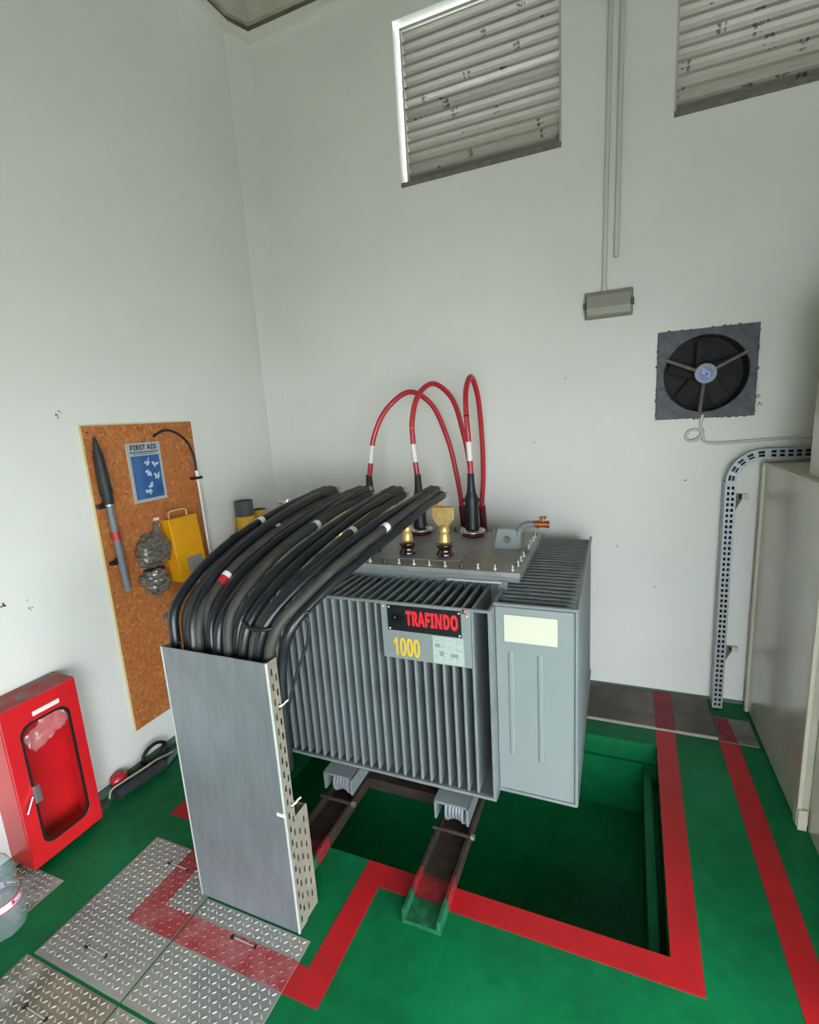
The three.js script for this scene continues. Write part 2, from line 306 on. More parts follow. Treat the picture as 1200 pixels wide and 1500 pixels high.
// pit: upper rim, ledge, lower walls and bottom
{
  const L = -0.10, B = -0.37;
  const prism = (poly, y0, y1) => slab(poly, y0, y1);
  const o = 0.25;
  const rim = join([prism([[0.174, PIT.z0], [0.174 + o, PIT.z0], [0.206 + o, PIT.z1], [0.206, PIT.z1]], L, -0.08), prism([[PIT.x0 - o, PIT.z1], [0.206 + o, PIT.z1], [0.206 + o, PIT.z1 - o], [PIT.x0 - o, PIT.z1 - o]], L, -0.08)]);
  part('pit_rim', rim, M.floor, floor);
  part('pit_ledge', join([prism([[0.122, PIT.z0], [0.153, PIT.z0], [0.180, PIT.z1 + 0.018], [0.147, PIT.z1 + 0.018]], B, L), prism([[0.153, PIT.z0], [0.176, PIT.z0], [0.208, PIT.z1 + 0.018], [0.180, PIT.z1 + 0.018]], B, L - 0.09), prism([[0.176, PIT.z0], [0.45, PIT.z0], [0.45, PIT.z1 - 0.2], [0.208, PIT.z1 + 0.018]], B, L), prism([[PIT.x0 - 0.2, PIT.z1 + 0.018], [0.208, PIT.z1 + 0.018], [0.45, PIT.z1 - 0.2], [PIT.x0 - 0.2, PIT.z1 - 0.2]], B, L)]), M.floor, floor);
  part('pit_wall', join([prism([[PIT.x0 - 0.15, PIT.z0], [0.45, PIT.z0], [0.45, PIT.z0 + 0.15], [PIT.x0 - 0.15, PIT.z0 + 0.15]], B, -0.08), prism([[PIT.x0 - 0.15, PIT.z0], [PIT.x0, PIT.z0], [PIT.x0, PIT.z1], [PIT.x0 - 0.15, PIT.z1]], B, -0.08)]), M.floor, floor);
  part('pit_bottom', prism([[PIT.x0 - 0.2, PIT.z0 + 0.15], [0.45, PIT.z0 + 0.15], [0.45, PIT.z1 - 0.2], [PIT.x0 - 0.2, PIT.z1 - 0.2]], B - 0.05, B), M.floor, floor);
}
// low painted upstand at the foot of the walls
struct('baseboard_left', boxM(0, 0.012, 0, 0.05, 0, ROOM.d), M.dustyFloor, 'dusty green painted foot of the left wall', 'skirting');
struct('baseboard_back', boxM(0.0, ROOM.w, 0, 0.022, 0, 0.012), M.dustyFloor, 'thin green painted foot of the back wall', 'skirting');
// dust lying on the floor by the left wall
{
  const r = rng(90), edge = []; for (let i = 0; i <= 40; i++) edge.push([-2.035 + (r() - 0.5) * 0.05 + 0.02 * Math.sin(i * 0.9), -1.14 - i * 0.014]);
  part('dust_patch', slab([[-2.105, -1.14], ...edge, [-2.105, -1.70]], 0, 0.0008), M.dustyFloor, floor, 'grey dust');
}
// ground outside the doorway
struct('ground_outside', join([boxM(-6, 16, -0.12, -0.02, ROOM.d + T, 18), boxM(ROOM.w + T, 16, -0.12, -0.02, -6, ROOM.d + T)]), M.concrete, 'pale concrete yard outside the doorway', 'ground');
struct('threshold', boxM(DOOR.x0, DOOR.x1, -0.12, -0.005, ROOM.d, ROOM.d + T), M.concrete, 'concrete threshold of the front doorway', 'threshold');
struct('threshold_001', boxM(ROOM.w, ROOM.w + T, -0.12, -0.005, SIDE.z0, SIDE.z1), M.concrete, 'concrete threshold of the side doorway', 'threshold');

// ================================================================ louvred vents
function louvre(box, label, seed) {
  const [x0, x1, y0, y1] = box, t = thing('louvre_vent', label, 'vent', new THREE.Vector3((x0 + x1) / 2, y0, 0), 'louvred vents high in the back wall');
  const f = 0.03, dz = 0.13;
  const gap = seed === 0 ? 0.034 : 0.002, xa = x0 + gap;        // the loose vent leaves the sky showing along its left and top edges
  part('frame', join([boxM(xa, xa + 0.012, y0 + f, y1 - gap, -dz, -0.03), boxM(x1 - 0.014, x1, y0 + f, y1 - gap, -dz, -0.01), boxM(xa, x1, y1 - gap - 0.018, y1 - gap, -dz, -0.03)]), M.ventFrame, t, 'painted frame');
  part('sill', boxM(x0, x1, y0, y0 + f, -dz, 0.004), M.ventSill, t, 'dusty bottom sill');
  const n = 14, pitch = (y1 - y0 - f - gap - 0.012) / n, w = x1 - xa - 0.024, xm = (xa + x1) / 2;
  const pr = [[0, 0], [0.012, 0.030], [0.028, 0.052], [0.05, 0.066], [0.056, 0.080], [0.053, 0.081], [0.046, 0.069], [0.024, 0.056], [0.008, 0.033], [-0.004, 0.002]];   // depth, height
  const make = () => { const s = new THREE.Shape(pr.map(([d, h]) => new THREE.Vector2(d, h))); const g = new THREE.ExtrudeGeometry(s, { depth: w, bevelEnabled: false }); g.rotateY(-Math.PI / 2); g.translate(w / 2, 0, 0); return metreUV(g); };
  const rr = rng(400 + seed * 10), variants = Array.from({ length: n }, () => { const g = make(), uv = g.attributes.uv, a = rr(), b = rr(); for (let i = 0; i < uv.count; i++) uv.setXY(i, uv.getX(i) * 0.8 + a, uv.getY(i) * 1.2 + b); return g; });
  for (let i = 0; i < n; i++) {
    const o = partAt('slat', variants[i], M.slat, t, new THREE.Vector3(xm, y0 + f + i * pitch - 0.012, -0.10));
    if (i === 6 && seed === 0) o.position.z += 0.012;
  }
  return t;
}
louvre(V1, 'grey louvred vent with one loose pale slat, white frame edge showing', 0);
louvre(V2, 'grey louvred vent right of the two conduits, cut by the frame', 0.4);

// ================================================================ transformer
const TR = { x0: -1.51, x1: -0.39, z0: -2.39, z1: -1.87, yb: 0.17, yt: 0.95, cover: 0.99, fz: -1.58, ft: 0.925, rx: -0.107, rz0: -2.63, rz1: -1.628 };
const trafo = thing('transformer', 'grey oil-filled power transformer with cooling fins standing over the pit', 'transformer', P(-0.95, 0.05, -2.13));
part('tank', bx(TR.x0, TR.x1, TR.yb, TR.yt, TR.z0, TR.z1, 0.006), M.trafo, trafo);
part('cover', bx(-1.57, -0.328, 0.968, TR.cover, -2.45, -1.81, 0.004), M.trafoCover, trafo, 'dusty bolted top cover');
part('flange', bx(-1.565, -0.333, 0.948, 0.968, -2.445, -1.815, 0.003), M.trafo, trafo);
part('terminal_plate', bx(-1.30, -0.60, TR.cover, TR.cover + 0.006, -2.06, -1.90, 0.003), M.trafoCover, trafo);
{ // cooling fins, one mesh each
  const h = Y(TR.ft) - Y(TR.yb) - 0.012, th = 0.014;
  const frontFin = metreUV(new RoundedBoxGeometry(th, h, (TR.fz - TR.z1) * S - 0.004, 2, 0.0065));
  const backFin = metreUV(new RoundedBoxGeometry(th, h, (TR.z0 - TR.rz0) * S, 1, 0.006));
  const sideFin = metreUV(new RoundedBoxGeometry((TR.rx - TR.x1) * S - 0.004, h - 0.006, th, 2, 0.0065));
  const yc = (Y(TR.ft) + Y(TR.yb)) / 2;
  for (let k = 0; k < 27; k++) {
    const x = X(-0.462 - k * 0.0382);
    partAt('cooling_fin', frontFin, M.trafo, trafo, new THREE.Vector3(x, yc, Z((TR.fz + TR.z1) / 2) - 0.002));
    partAt('cooling_fin', backFin, M.trafo, trafo, new THREE.Vector3(x, yc, Z((TR.rz0 + TR.z0) / 2)));
  }
  const n = 26, dz = (TR.rz1 - TR.rz0 - 0.012) / (n - 1);
  for (let k = 0; k < n; k++) {
    const z = Z(TR.rz1 - 0.006 - k * dz);
    const a = partAt('cooling_fin', sideFin, k ? M.trafo : M.trafoPanel, trafo, new THREE.Vector3(X((TR.rx + TR.x1) / 2), yc + 0.006, z));
    const b = partAt('cooling_fin', sideFin, k ? M.trafo : M.trafoPanel, trafo, new THREE.Vector3(X((-1.793 + TR.x0) / 2), yc + 0.006, z));
    if (k === 0) { // the nearest side fin shows two pressed ribs and a bright label
      a.userData.label = 'flat pale outer face of the side fins with two pressed ribs';
      for (const [x, y0, y1] of [[-0.334, 0.35, 0.745], [-0.231, 0.335, 0.745]]) {
        const g = new THREE.CapsuleGeometry(0.013, Y(y1 - y0), 4, 10); g.scale(1, 1, 0.38); g.translate(X(x), Y((y0 + y1) / 2), Z(TR.rz1) - 0.0005); part('rib', metreUV(g), M.trafoPanel, a);
      }
      part('label', bx(-0.355, -0.172, 0.795, 0.896, TR.rz1, TR.rz1 + 0.0025), phy({ color: '#c8c5b2', roughness: 0.25, clearcoat: 0.8, clearcoatRoughness: 0.1 }), a, 'glossy white sticker');
    }
  }
  // side plates carrying the side fins, rods binding the fin ends
  part('side_plate', bx(-0.402, -0.389, TR.yb - 0.005, TR.ft + 0.002, -2.63, -1.575, 0.003), M.trafo, trafo);
  part('side_plate', bx(-1.511, -1.498, TR.yb - 0.005, TR.ft + 0.002, -2.63, -1.575, 0.003), M.trafo, trafo);
  const r = 0.0085, bar = (p, q) => part('binding_rod', rod(p, q, r, r, 8), M.trafo, trafo);
  for (const y of [TR.yb + 0.003, TR.ft - 0.004]) {
    bar(P(-1.50, y, TR.fz + 0.004), P(-0.39, y, TR.fz + 0.004));
    bar(P(TR.rx - 0.002, y + 0.012, TR.rz0), P(TR.rx - 0.002, y + 0.012, TR.rz1)); bar(P(-1.791, y + 0.012, TR.rz0), P(-1.791, y + 0.012, TR.rz1));
    bar(P(TR.x1, y + 0.012, TR.rz1 + 0.002), P(TR.rx, y + 0.012, TR.rz1 + 0.002));
  }
  bar(P(TR.rx - 0.003, TR.yb + 0.012, TR.rz1), P(TR.rx - 0.003, TR.ft + 0.008, TR.rz1));
  part('bottom_plate', bx(-1.51, -0.39, TR.yb - 0.012, TR.yb, -2.39, -1.60), M.trafo, trafo);
  // tapered stay between cover and side plate
  const s = extrude([[-0.012, 0], [0.012, 0], [0.026, 0.115], [-0.026, 0.115]], 0.012); s.translate(X(-0.395), Y(0.862), Z(-1.815)); part('stay', metreUV(s), M.trafo, trafo);
  part('nameplate_bracket', bx(-0.62, -0.40, 0.945, 0.953, -1.825, -1.80), M.galvEdge, trafo);
}
{ // sign panel on the front fins
  const zp = TR.fz + 0.006;
  const panel = part('sign_panel', bx(-0.812, -0.462, 0.70, 0.925, zp, zp + 0.004, 0.002), M.trafoPanel, trafo, 'grey panel carrying the signs');
  const signTex = canvasTex(1024, 356, (g, w, h) => {
    g.fillStyle = '#17191a'; g.fillRect(0, 0, w, h);
    g.fillStyle = '#050606'; g.beginPath(); g.arc(120, h * 0.5, 74, 0, 7); g.fill(); g.fillRect(120, h * 0.5 - 34, 120, 68);
    g.fillStyle = '#8a8d8c'; g.fillRect(96, h * 0.5 - 14, 22, 16);
    g.fillStyle = '#d32630'; g.strokeStyle = '#d32630'; g.lineWidth = 12; g.font = 'bold 190px sans-serif'; g.textBaseline = 'middle';
    const tw = g.measureText('TRAFINDO').width; g.save(); g.translate(268, h * 0.47); g.scale(722 / tw, 1.42); g.fillText('TRAFINDO', 0, 0); g.strokeText('TRAFINDO', 0, 0); g.restore();
  });
  const sg = new THREE.BoxGeometry(0.288 * S, 0.1 * S, 0.004);
  const sign = plateWithPrint('name_sign', sg, M.black, std({ map: signTex, roughness: 0.35 }), panel, P(-0.64, 0.866, zp + 0.0056), 4, 'black sign with red lettering');
  const screw = lathe([[0, 0.004], [0.004, 0.003], [0.006, 0]], 8); screw.rotateX(Math.PI / 2);
  for (const [x, y] of [[-0.777, 0.908], [-0.503, 0.908], [-0.777, 0.823], [-0.503, 0.823]]) partAt('screw', screw, M.steel, panel, P(x, y, zp + 0.0073));
  for (const [x, y] of [[-0.80, 0.908], [-0.475, 0.898]]) partAt('screw', screw, M.steel, panel, P(x, y, zp + 0.004));
  const cap = lathe([[0, 0.006], [0.009, 0.005], [0.012, 0]], 14); cap.rotateX(Math.PI / 2); partAt('earth_stud', cap, M.copper, panel, P(-0.484, 0.915, zp + 0.004), 'copper coloured stud');
  const num = new TextGeometry('1000', { font, size: 0.082, depth: 0.0008, curveSegments: 5, bevelEnabled: false }); num.computeBoundingBox();
  const nb = num.boundingBox, nw = 0.107 * S / (nb.max.x - nb.min.x); num.translate(-(nb.min.x + nb.max.x) / 2, 0, 0); num.scale(nw, Y(0.074) / (nb.max.y - nb.min.y), 1); num.translate(X(-0.7145), Y(0.714), Z(zp + 0.004));
  part('rating_number', metreUV(num), std({ color: '#d9b21c', roughness: 0.45 }), panel, 'yellow painted number');
  const dataT = canvasTex(512, 448, (g, w, h) => {
    const r = rng(31); g.fillStyle = '#b4beb5'; g.fillRect(0, 0, w, h); g.strokeStyle = '#8d978f'; g.lineWidth = 3; g.strokeRect(16, 16, w - 32, h - 32);
    for (let j = 0; j < 12; j++) for (let i = 0; i < 4; i++) if (r() < 0.75) { g.fillStyle = r() < 0.5 ? '#8b978d' : '#9ba69d'; g.fillRect(30 + i * 116, 44 + j * 31, 30 + r() * 70, 10); }
    g.fillStyle = '#87938a'; g.fillRect(40, 120, 90, 60); g.fillRect(110, 240, 70, 80); g.fillRect(300, 260, 120, 60);
  });
  const rp = plateWithPrint('rating_plate', new THREE.BoxGeometry(0.118 * S, 0.106 * S, 0.003), M.steel, std({ map: dataT, roughness: 0.4, metalness: 0.2 }), panel, P(-0.549, 0.758, zp + 0.0054), 4, 'silver rating plate');
}
{ // bolts round the cover
  const hex = join([new THREE.CylinderGeometry(0.013, 0.013, 0.011, 6).toNonIndexed(), (() => { const c = new THREE.CylinderGeometry(0.0065, 0.0065, 0.024, 6).toNonIndexed(); c.translate(0, 0.01, 0); return c; })()]);
  hex.translate(0, 0.0055, 0);
  const spots = [];
  for (let k = 0; k < 18; k++) { const x = -1.535 + k * 0.069; spots.push([x, -1.835], [x, -2.425]); }
  for (let k = 1; k < 9; k++) { const z = -1.835 - k * 0.0655; spots.push([-1.548, z], [-0.352, z]); }
  spots.forEach(([x, z], i) => partAt('bolt', hex, i % 5 === 3 ? M.darkBolt : M.bolt, trafo, P(x, TR.cover, z)));
  // lifting eye, filler pipe with brass valve, second valve at the far left end
  for (const [x, z] of [[-0.446, -2.15], [-1.46, -2.15]]) {
    const hole = new THREE.Path(); hole.absarc(0, 0.055, 0.024, 0, Math.PI * 2, true);
    const g = extrude([[-0.072, 0], [0.072, 0], [0.048, 0.112], [-0.048, 0.112]], 0.016, [hole], 0.003); g.translate(X(x), Y(TR.cover), Z(z) - 0.008); part('lifting_eye', metreUV(g), M.trafoPanel, trafo);
  }
  const pipe = part('filler_pipe', tube([P(-0.395, 0.985, -2.17), P(-0.398, 1.03, -2.17), P(-0.39, 1.075, -2.17), P(-0.365, 1.098, -2.17), P(-0.325, 1.102, -2.17)], 0.019, 24, 12), M.trafo, trafo);
  part('valve', join([rod(P(-0.33, 1.102, -2.17), P(-0.272, 1.102, -2.17), 0.019), rod(P(-0.315, 1.102, -2.17), P(-0.305, 1.102, -2.17), 0.024, 0.024, 6), rod(P(-0.272, 1.102, -2.17), P(-0.262, 1.102, -2.17), 0.022, 0.022, 6), rod(P(-0.29, 1.102, -2.17), P(-0.29, 1.132, -2.17), 0.01), rod(P(-0.305, 1.130, -2.17), P(-0.275, 1.134, -2.17), 0.008)]), M.copper, pipe, 'brass tap');
  const post = part('gauge_post', rod(P(-1.515, 0.985, -2.0), P(-1.515, 1.195, -2.0), 0.014), M.copper, trafo);
  part('gauge_head', join([rod(P(-1.515, 1.19, -2.0), P(-1.515, 1.235, -2.0), 0.024), rod(P(-1.565, 1.222, -2.0), P(-1.515, 1.222, -2.0), 0.011)]), M.steel, post);
  // faint yellow chalk lettering on the cover
  const r = rng(77), strokes = [];
  for (let j = 0; j < 3; j++) for (let i = 0; i < 8; i++) { const g = new THREE.BoxGeometry(0.012 + r() * 0.012, 0.0006, 0.004); g.rotateY((r() - 0.5) * 2.6); g.translate(X(-0.552) + i * 0.020 + r() * 0.008, Y(TR.cover) + 0.0003, Z(-2.01) + j * 0.028 + r() * 0.012); strokes.push(metreUV(g)); }
  const cm = part('chalk_mark', join(strokes), std({ color: '#cda236', roughness: 0.8 }), trafo, 'faint yellow chalk lettering'); cm.userData.kind = 'stuff';
}
{ // low-voltage bushings with brass flags
  const por = lathe([[0, 0], [0.046, 0], [0.05, 0.008], [0.042, 0.022], [0.037, 0.035], [0.043, 0.048], [0.049, 0.058], [0.047, 0.066], [0.03, 0.07], [0, 0.07]], 28);
  const stem = join([lathe([[0, 0.07], [0.032, 0.07], [0.034, 0.085], [0.028, 0.09]], 20), lathe([[0.03, 0.09], [0.03, 0.112], [0.024, 0.118], [0.024, 0.125], [0.029, 0.13], [0.029, 0.15], [0.022, 0.158], [0.022, 0.172], [0, 0.172]], 20)]);
  const flagShape = extrude([[-0.026, 0.165], [0.026, 0.165], [0.056, 0.205], [0.056, 0.268], [-0.056, 0.268], [-0.056, 0.205]], 0.014, [], 0.004); flagShape.translate(0, 0, -0.005);
  const barShape = extrude([[-0.06, 0.225], [-0.018, 0.225], [-0.03, 0.38], [-0.062, 0.38]], 0.012, [], 0.003); barShape.translate(0, 0, -0.026);
  const flag = metreUV(flagShape), bar = metreUV(barShape);
  [-0.685, -0.862, -1.037, -1.212].forEach((x) => {
    const at = P(x, TR.cover + 0.005, -1.98);
    const b = partAt('low_voltage_bushing', por, M.porcelain, trafo, at, 'dark brown porcelain terminal');
    partAt('stem', stem, M.brass, b, at); partAt('flag', flag, M.brass, b, at); partAt('connector_bar', bar, M.brass, b, at);
  });
  const ring = lathe([[0, 0], [0.068, 0], [0.07, 0.012], [0.062, 0.02], [0, 0.022]], 28);
  const clamp = lathe([[0.05, 0.02], [0.078, 0.022], [0.082, 0.028], [0.078, 0.036], [0.046, 0.038]], 28);
  [-0.665, -0.95, -1.235].forEach((x) => {
    const at = P(x, TR.cover, -2.37), b = partAt('high_voltage_bushing', ring, M.darkRed, trafo, at, 'red seated high voltage socket');
    partAt('clamp_ring', clamp, M.steel, b, at);
    part('clamp_screw', join([0.6, 2.4, 4.4].map((a) => boxM(at.x + Math.cos(a) * 0.075 - 0.008, at.x + Math.cos(a) * 0.075 + 0.008, at.y + 0.025, at.y + 0.062, at.z + Math.sin(a) * 0.075 - 0.008, at.z + Math.sin(a) * 0.075 + 0.008, 0.002))), M.bolt, b);
  });
  part('tagged_tap', join([rod(P(-0.79, 0.99, -2.28), P(-0.79, 1.045, -2.28), 0.012), rod(P(-0.80, 1.03, -2.28), P(-0.755, 1.04, -2.27), 0.011), rod(P(-0.775, 0.99, -2.25), P(-0.77, 1.03, -2.25), 0.014)]), M.redCable, trafo, 'small red capped fitting');
}
{ // roller brackets
  for (const [x, z] of [[-0.554, -1.61], [-1.05, -1.61], [-0.554, -2.45], [-1.05, -2.45]]) {
    const w = 0.068, z0 = z - 0.09, z1 = z + 0.09, y0 = 0.075, y1 = 0.155;
    const b = part('roller_bracket', join([bx(x - w, x + w, y1 - 0.01, y1, z0, z1, 0.002), bx(x - w, x - w + 0.009, y0, y1, z0, z1, 0.002), bx(x + w - 0.009, x + w, y0, y1, z0, z1, 0.002)]), M.trafo, trafo);
    const g = []; const c = P(x + 0.008, 0.098, z1 - 0.055);
    for (const [d, r] of [[-0.045, 0.062], [-0.028, 0.054], [-0.012, 0.05], [0.004, 0.05], [0.02, 0.054], [0.036, 0.062]]) g.push(rod(new THREE.Vector3(c.x + d, c.y, c.z), new THREE.Vector3(c.x + d + 0.011, c.y, c.z), r, r, 24));
    g.push(rod(new THREE.Vector3(c.x - 0.06, c.y, c.z), new THREE.Vector3(c.x + 0.06, c.y, c.z), 0.016));
    part('roller', join(g), std({ color: '#9a9da3', roughness: 0.45, metalness: 0.4 }), b, 'pale grooved steel roller');
  }
}

// ================================================================ rails under the rollers
function rail(x0, x1, zf, label) {
  const zb = PIT.z1 - 0.1, t = thing('rail', label, 'rail', P((x0 + x1) / 2, 0, (zf + zb) / 2), 'channel rails spanning the pit');
  const seg = (za, zc) => join([bx(x0, x1, 0.001, 0.016, za, zc), bx(x0, x0 + 0.012, 0.016, 0.05, za, zc, 0.002), bx(x1 - 0.012, x1, 0.016, 0.05, za, zc, 0.002)]);
  part('bare_channel', seg(-1.335, zb), M.rust, t, 'bare rusty channel'); part('red_section', seg(-1.25, -1.335), M.rustRed, t, 'part overpainted red');
  if (zf > -1.25) part('green_section', seg(zf, -1.25), M.rustGreen, t, 'part overpainted green');
  const stop = part('stop_bar', rod(P(x0 - 0.01, 0.055, -1.50), P(x1 + 0.012, 0.055, -1.50), 0.009), M.rust, t);
  part('stop_bolt', rod(P(x1 + 0.008, 0.055, -1.50), P(x1 + 0.022, 0.055, -1.50), 0.014, 0.014, 6), M.steel, stop);
  return t;
}
rail(-0.612, -0.480, -1.165, 'rusty channel rail with red and green painted end near the middle');
rail(-1.118, -0.985, -1.18, 'rusty channel rail beside the perforated riser duct');
single('cross_beam', bx(-0.984, -0.613, 0.0, 0.05, -1.70, -1.66), M.rust, 'dark rusty bar between the two rails beneath the transformer', 'beam');

// ================================================================ riser duct and low-voltage cables
{
  const t = thing('cable_riser_duct', 'tall flat aluminium cable duct with perforated sides, open at the top', 'cable duct', P(-1.107, 0, -1.06));
  const x0 = -1.313, x1 = -0.907, zF = -1.018, top = 0.94;
  part('front_sheet', bx(x0, x1, 0.004, top, zF - 0.004, zF, 0.001), M.galv, t, 'brushed grey front sheet');
  for (const s of [-1, 1]) part('front_edge', rod(P(s < 0 ? x0 : x1, 0.004, zF - 0.003), P(s < 0 ? x0 : x1, top, zF - 0.003), 0.006, 0.006, 8), M.galvEdge, t, 'bright rolled edge');
  const flange = (za, zb, h, cols) => {
    const holes = [], d = (za - zb) * S, H = Y(h);
    cols.forEach((c, ci) => { for (let y = 0.03 + (ci % 2) * 0.03; y < H - 0.04; y += 0.06) { const cx = -za * S + d * c; holes.push([[cx - 0.005, y], [cx + 0.005, y], [cx + 0.005, y + 0.027], [cx - 0.005, y + 0.027]]); } });
    const g = extrude([[-za * S, 0], [-zb * S, 0], [-zb * S, H], [-za * S, H]], 0.0025, holes); g.rotateY(Math.PI / 2); g.translate(0, Y(0.003), 2.83 * S); return metreUV(g);
  };
  for (const x of [x1, x0]) {
    const g = flange(zF - 0.004, -1.066, 0.935, [0.4, 0.78]); g.translate(X(x) - 0.0012, 0, 0); part('perforated_side', g, M.galvDusty, t, 'side with rows of slots');
    const k = flange(-1.067, -1.128, 0.39, [0.3, 0.7]); k.translate(X(x) - 0.006, 0, 0); part('rear_side', k, M.galvDusty, t, 'lower rear side with slots');
  }
  part('rear_sheet', bx(x0, x1, 0.004, 0.39, -1.128, -1.124), M.galvDusty, t);
  part('inner_lip', bx(x0 - 0.002, x0 + 0.03, 0.80, top - 0.004, -1.07, -1.066), M.galv, t);
  for (const [y, z] of [[0.78, -1.075], [0.44, -1.08]]) part('cable_tie', tube([P(x1 - 0.004, Y(y) / S, zF - 0.04), P(x1 + 0.004, y + 0.003, z + 0.01), P(x1 + 0.006, y + 0.006, z - 0.004), P(x1 + 0.014, y + 0.012, z - 0.006)], 0.0042, 12, 6), M.whiteTape, t, 'white plastic tie');
  part('cable_tie', bx(x1 - 0.024, x1 + 0.004, 0.437, 0.447, zF, zF + 0.004), M.whiteTape, t, 'white plastic tie');
}
const lvX = [-1.24, -1.055, -0.885, -0.705];
const order = ['leftmost', 'second', 'third', 'rightmost'];
{
  const ys = [0.55, 0.90, 1.02, 1.098, 1.165, 1.222, 1.266, 1.288], zs = [-1.06, -1.072, -1.10, -1.20, -1.36, -1.56, -1.78, -1.965];
  const start = [[-1.290, -1.262, -1.235, -1.208, -1.183], [-1.158, -1.132, -1.106, -1.080], [-1.055, -1.028, -1.003], [-0.978, -0.952, -0.927]];
  const nth = ['first', 'second', 'third', 'fourth', 'fifth', 'sixth', 'seventh', 'eighth', 'ninth', 'tenth', 'eleventh', 'twelfth', 'thirteenth', 'fourteenth', 'fifteenth']; let count = 0;
  const r = rng(12);
  lvX.forEach((lx, g) => start[g].forEach((sx, k) => {
    const n = start[g].length, off = (k - (n - 1) / 2), bow = g === 0 ? [-0.04, -0.03, -0.025, -0.02, -0.03][k] : g === 1 ? [-0.075, -0.055, -0.03, -0.015][k] : g === 2 ? [-0.03, -0.015, 0][k] : [-0.02, 0, 0.005][k], j = () => (r() - 0.5) * 0.008;
    const zb = [0.012, -0.022, 0.0, 0.02][(k + g) % 4];
    const low = k === n - 1 ? 0.05 : k === 1 ? 0.004 : 0;
    const pts = ys.map((y, i) => {
      const u = i / (ys.length - 1), e = u * u * (3 - 2 * u), x = sx + (lx + off * (n > 3 ? 0.016 : 0.022) - sx) * e + bow * Math.sin(u * Math.PI);
      const lift = Math.sin(Math.min(1, u * 1.05) * Math.PI) * ([0.012, 0, -0.012, 0.016, -0.006][k]) - low * Math.max(0, u - 0.45) * 0.9;
      return P(x + j(), y + lift + j() * 0.6, zs[i] + zb * (1 - u) + j());
    });
    const at = pts[0].clone();
    const t = thing('power_cable', `black power cable, ${nth[count++]} from the left at the duct mouth, to ${order[g]} brass terminal`, 'cable', at, 'black cables rising from the duct');
    part('sheath', tube(pts, 0.0205, 56, 12), (k + g) % 3 === 1 ? M.dustyCable : M.blackRubber, t);
    const c = new THREE.CatmullRomCurve3(pts, false, 'centripetal'), p1 = c.getPoint(0.93), p2 = c.getPoint(1), dir = p2.clone().sub(p1).normalize();
    part('heat_shrink', rod(p1, p2.clone().addScaledVector(dir, 0.012), 0.0232, 0.0225), M.dustyCable, t);
    part('cable_lug', join([rod(p2, p2.clone().addScaledVector(dir, 0.035), 0.015, 0.012), boxM(p2.x + dir.x * 0.03 - 0.014, p2.x + dir.x * 0.03 + 0.02, p2.y - 0.01, p2.y + 0.014, p2.z - 0.05, p2.z - 0.02, 0.003)]), M.plate, t, 'crimped end');
    if ((k + g) % 4 === 0) { const a = c.getPoint(0.70), b = c.getPoint(0.715); part('tie', rod(a, b, 0.0225), M.whiteTape, t, 'white cable tie'); }
    if (g === 0 && k < 2) { const a = c.getPoint(0.60 + k * 0.05), b = c.getPoint(0.62 + k * 0.05); part('tie', rod(a, b, 0.0228), M.black, t); }
    if (g === 1 && k === 0) { const a = c.getPoint(0.40), b = c.getPoint(0.43), d = c.getPoint(0.445); part('tape', rod(a, b, 0.0212), M.redCable, t, 'red tape'); part('tape', rod(b, d, 0.0212), M.whiteTape, t, 'white tape'); }
  }));
}
// rope tie round the right-hand cables, loose ends hanging
single('tie_strap', tube([P(-1.02, 1.03, -1.075), P(-0.975, 1.022, -1.055), P(-0.925, 1.02, -1.07), P(-0.895, 1.03, -1.11), P(-0.86, 1.045, -1.13), P(-0.835, 1.05, -1.15)], 0.007, 30, 8), M.black, 'black strap tied round the right-hand black cables', 'strap');
single('thin_wire', tube([P(-0.93, 1.05, -1.12), P(-0.88, 1.055, -1.15), P(-0.85, 1.02, -1.16), P(-0.855, 0.95, -1.155), P(-0.885, 0.86, -1.13), P(-0.912, 0.75, -1.105), P(-0.925, 0.6, -1.095)], 0.0055, 50, 8), M.black, 'thin black wire hanging beside the perforated duct', 'wire');

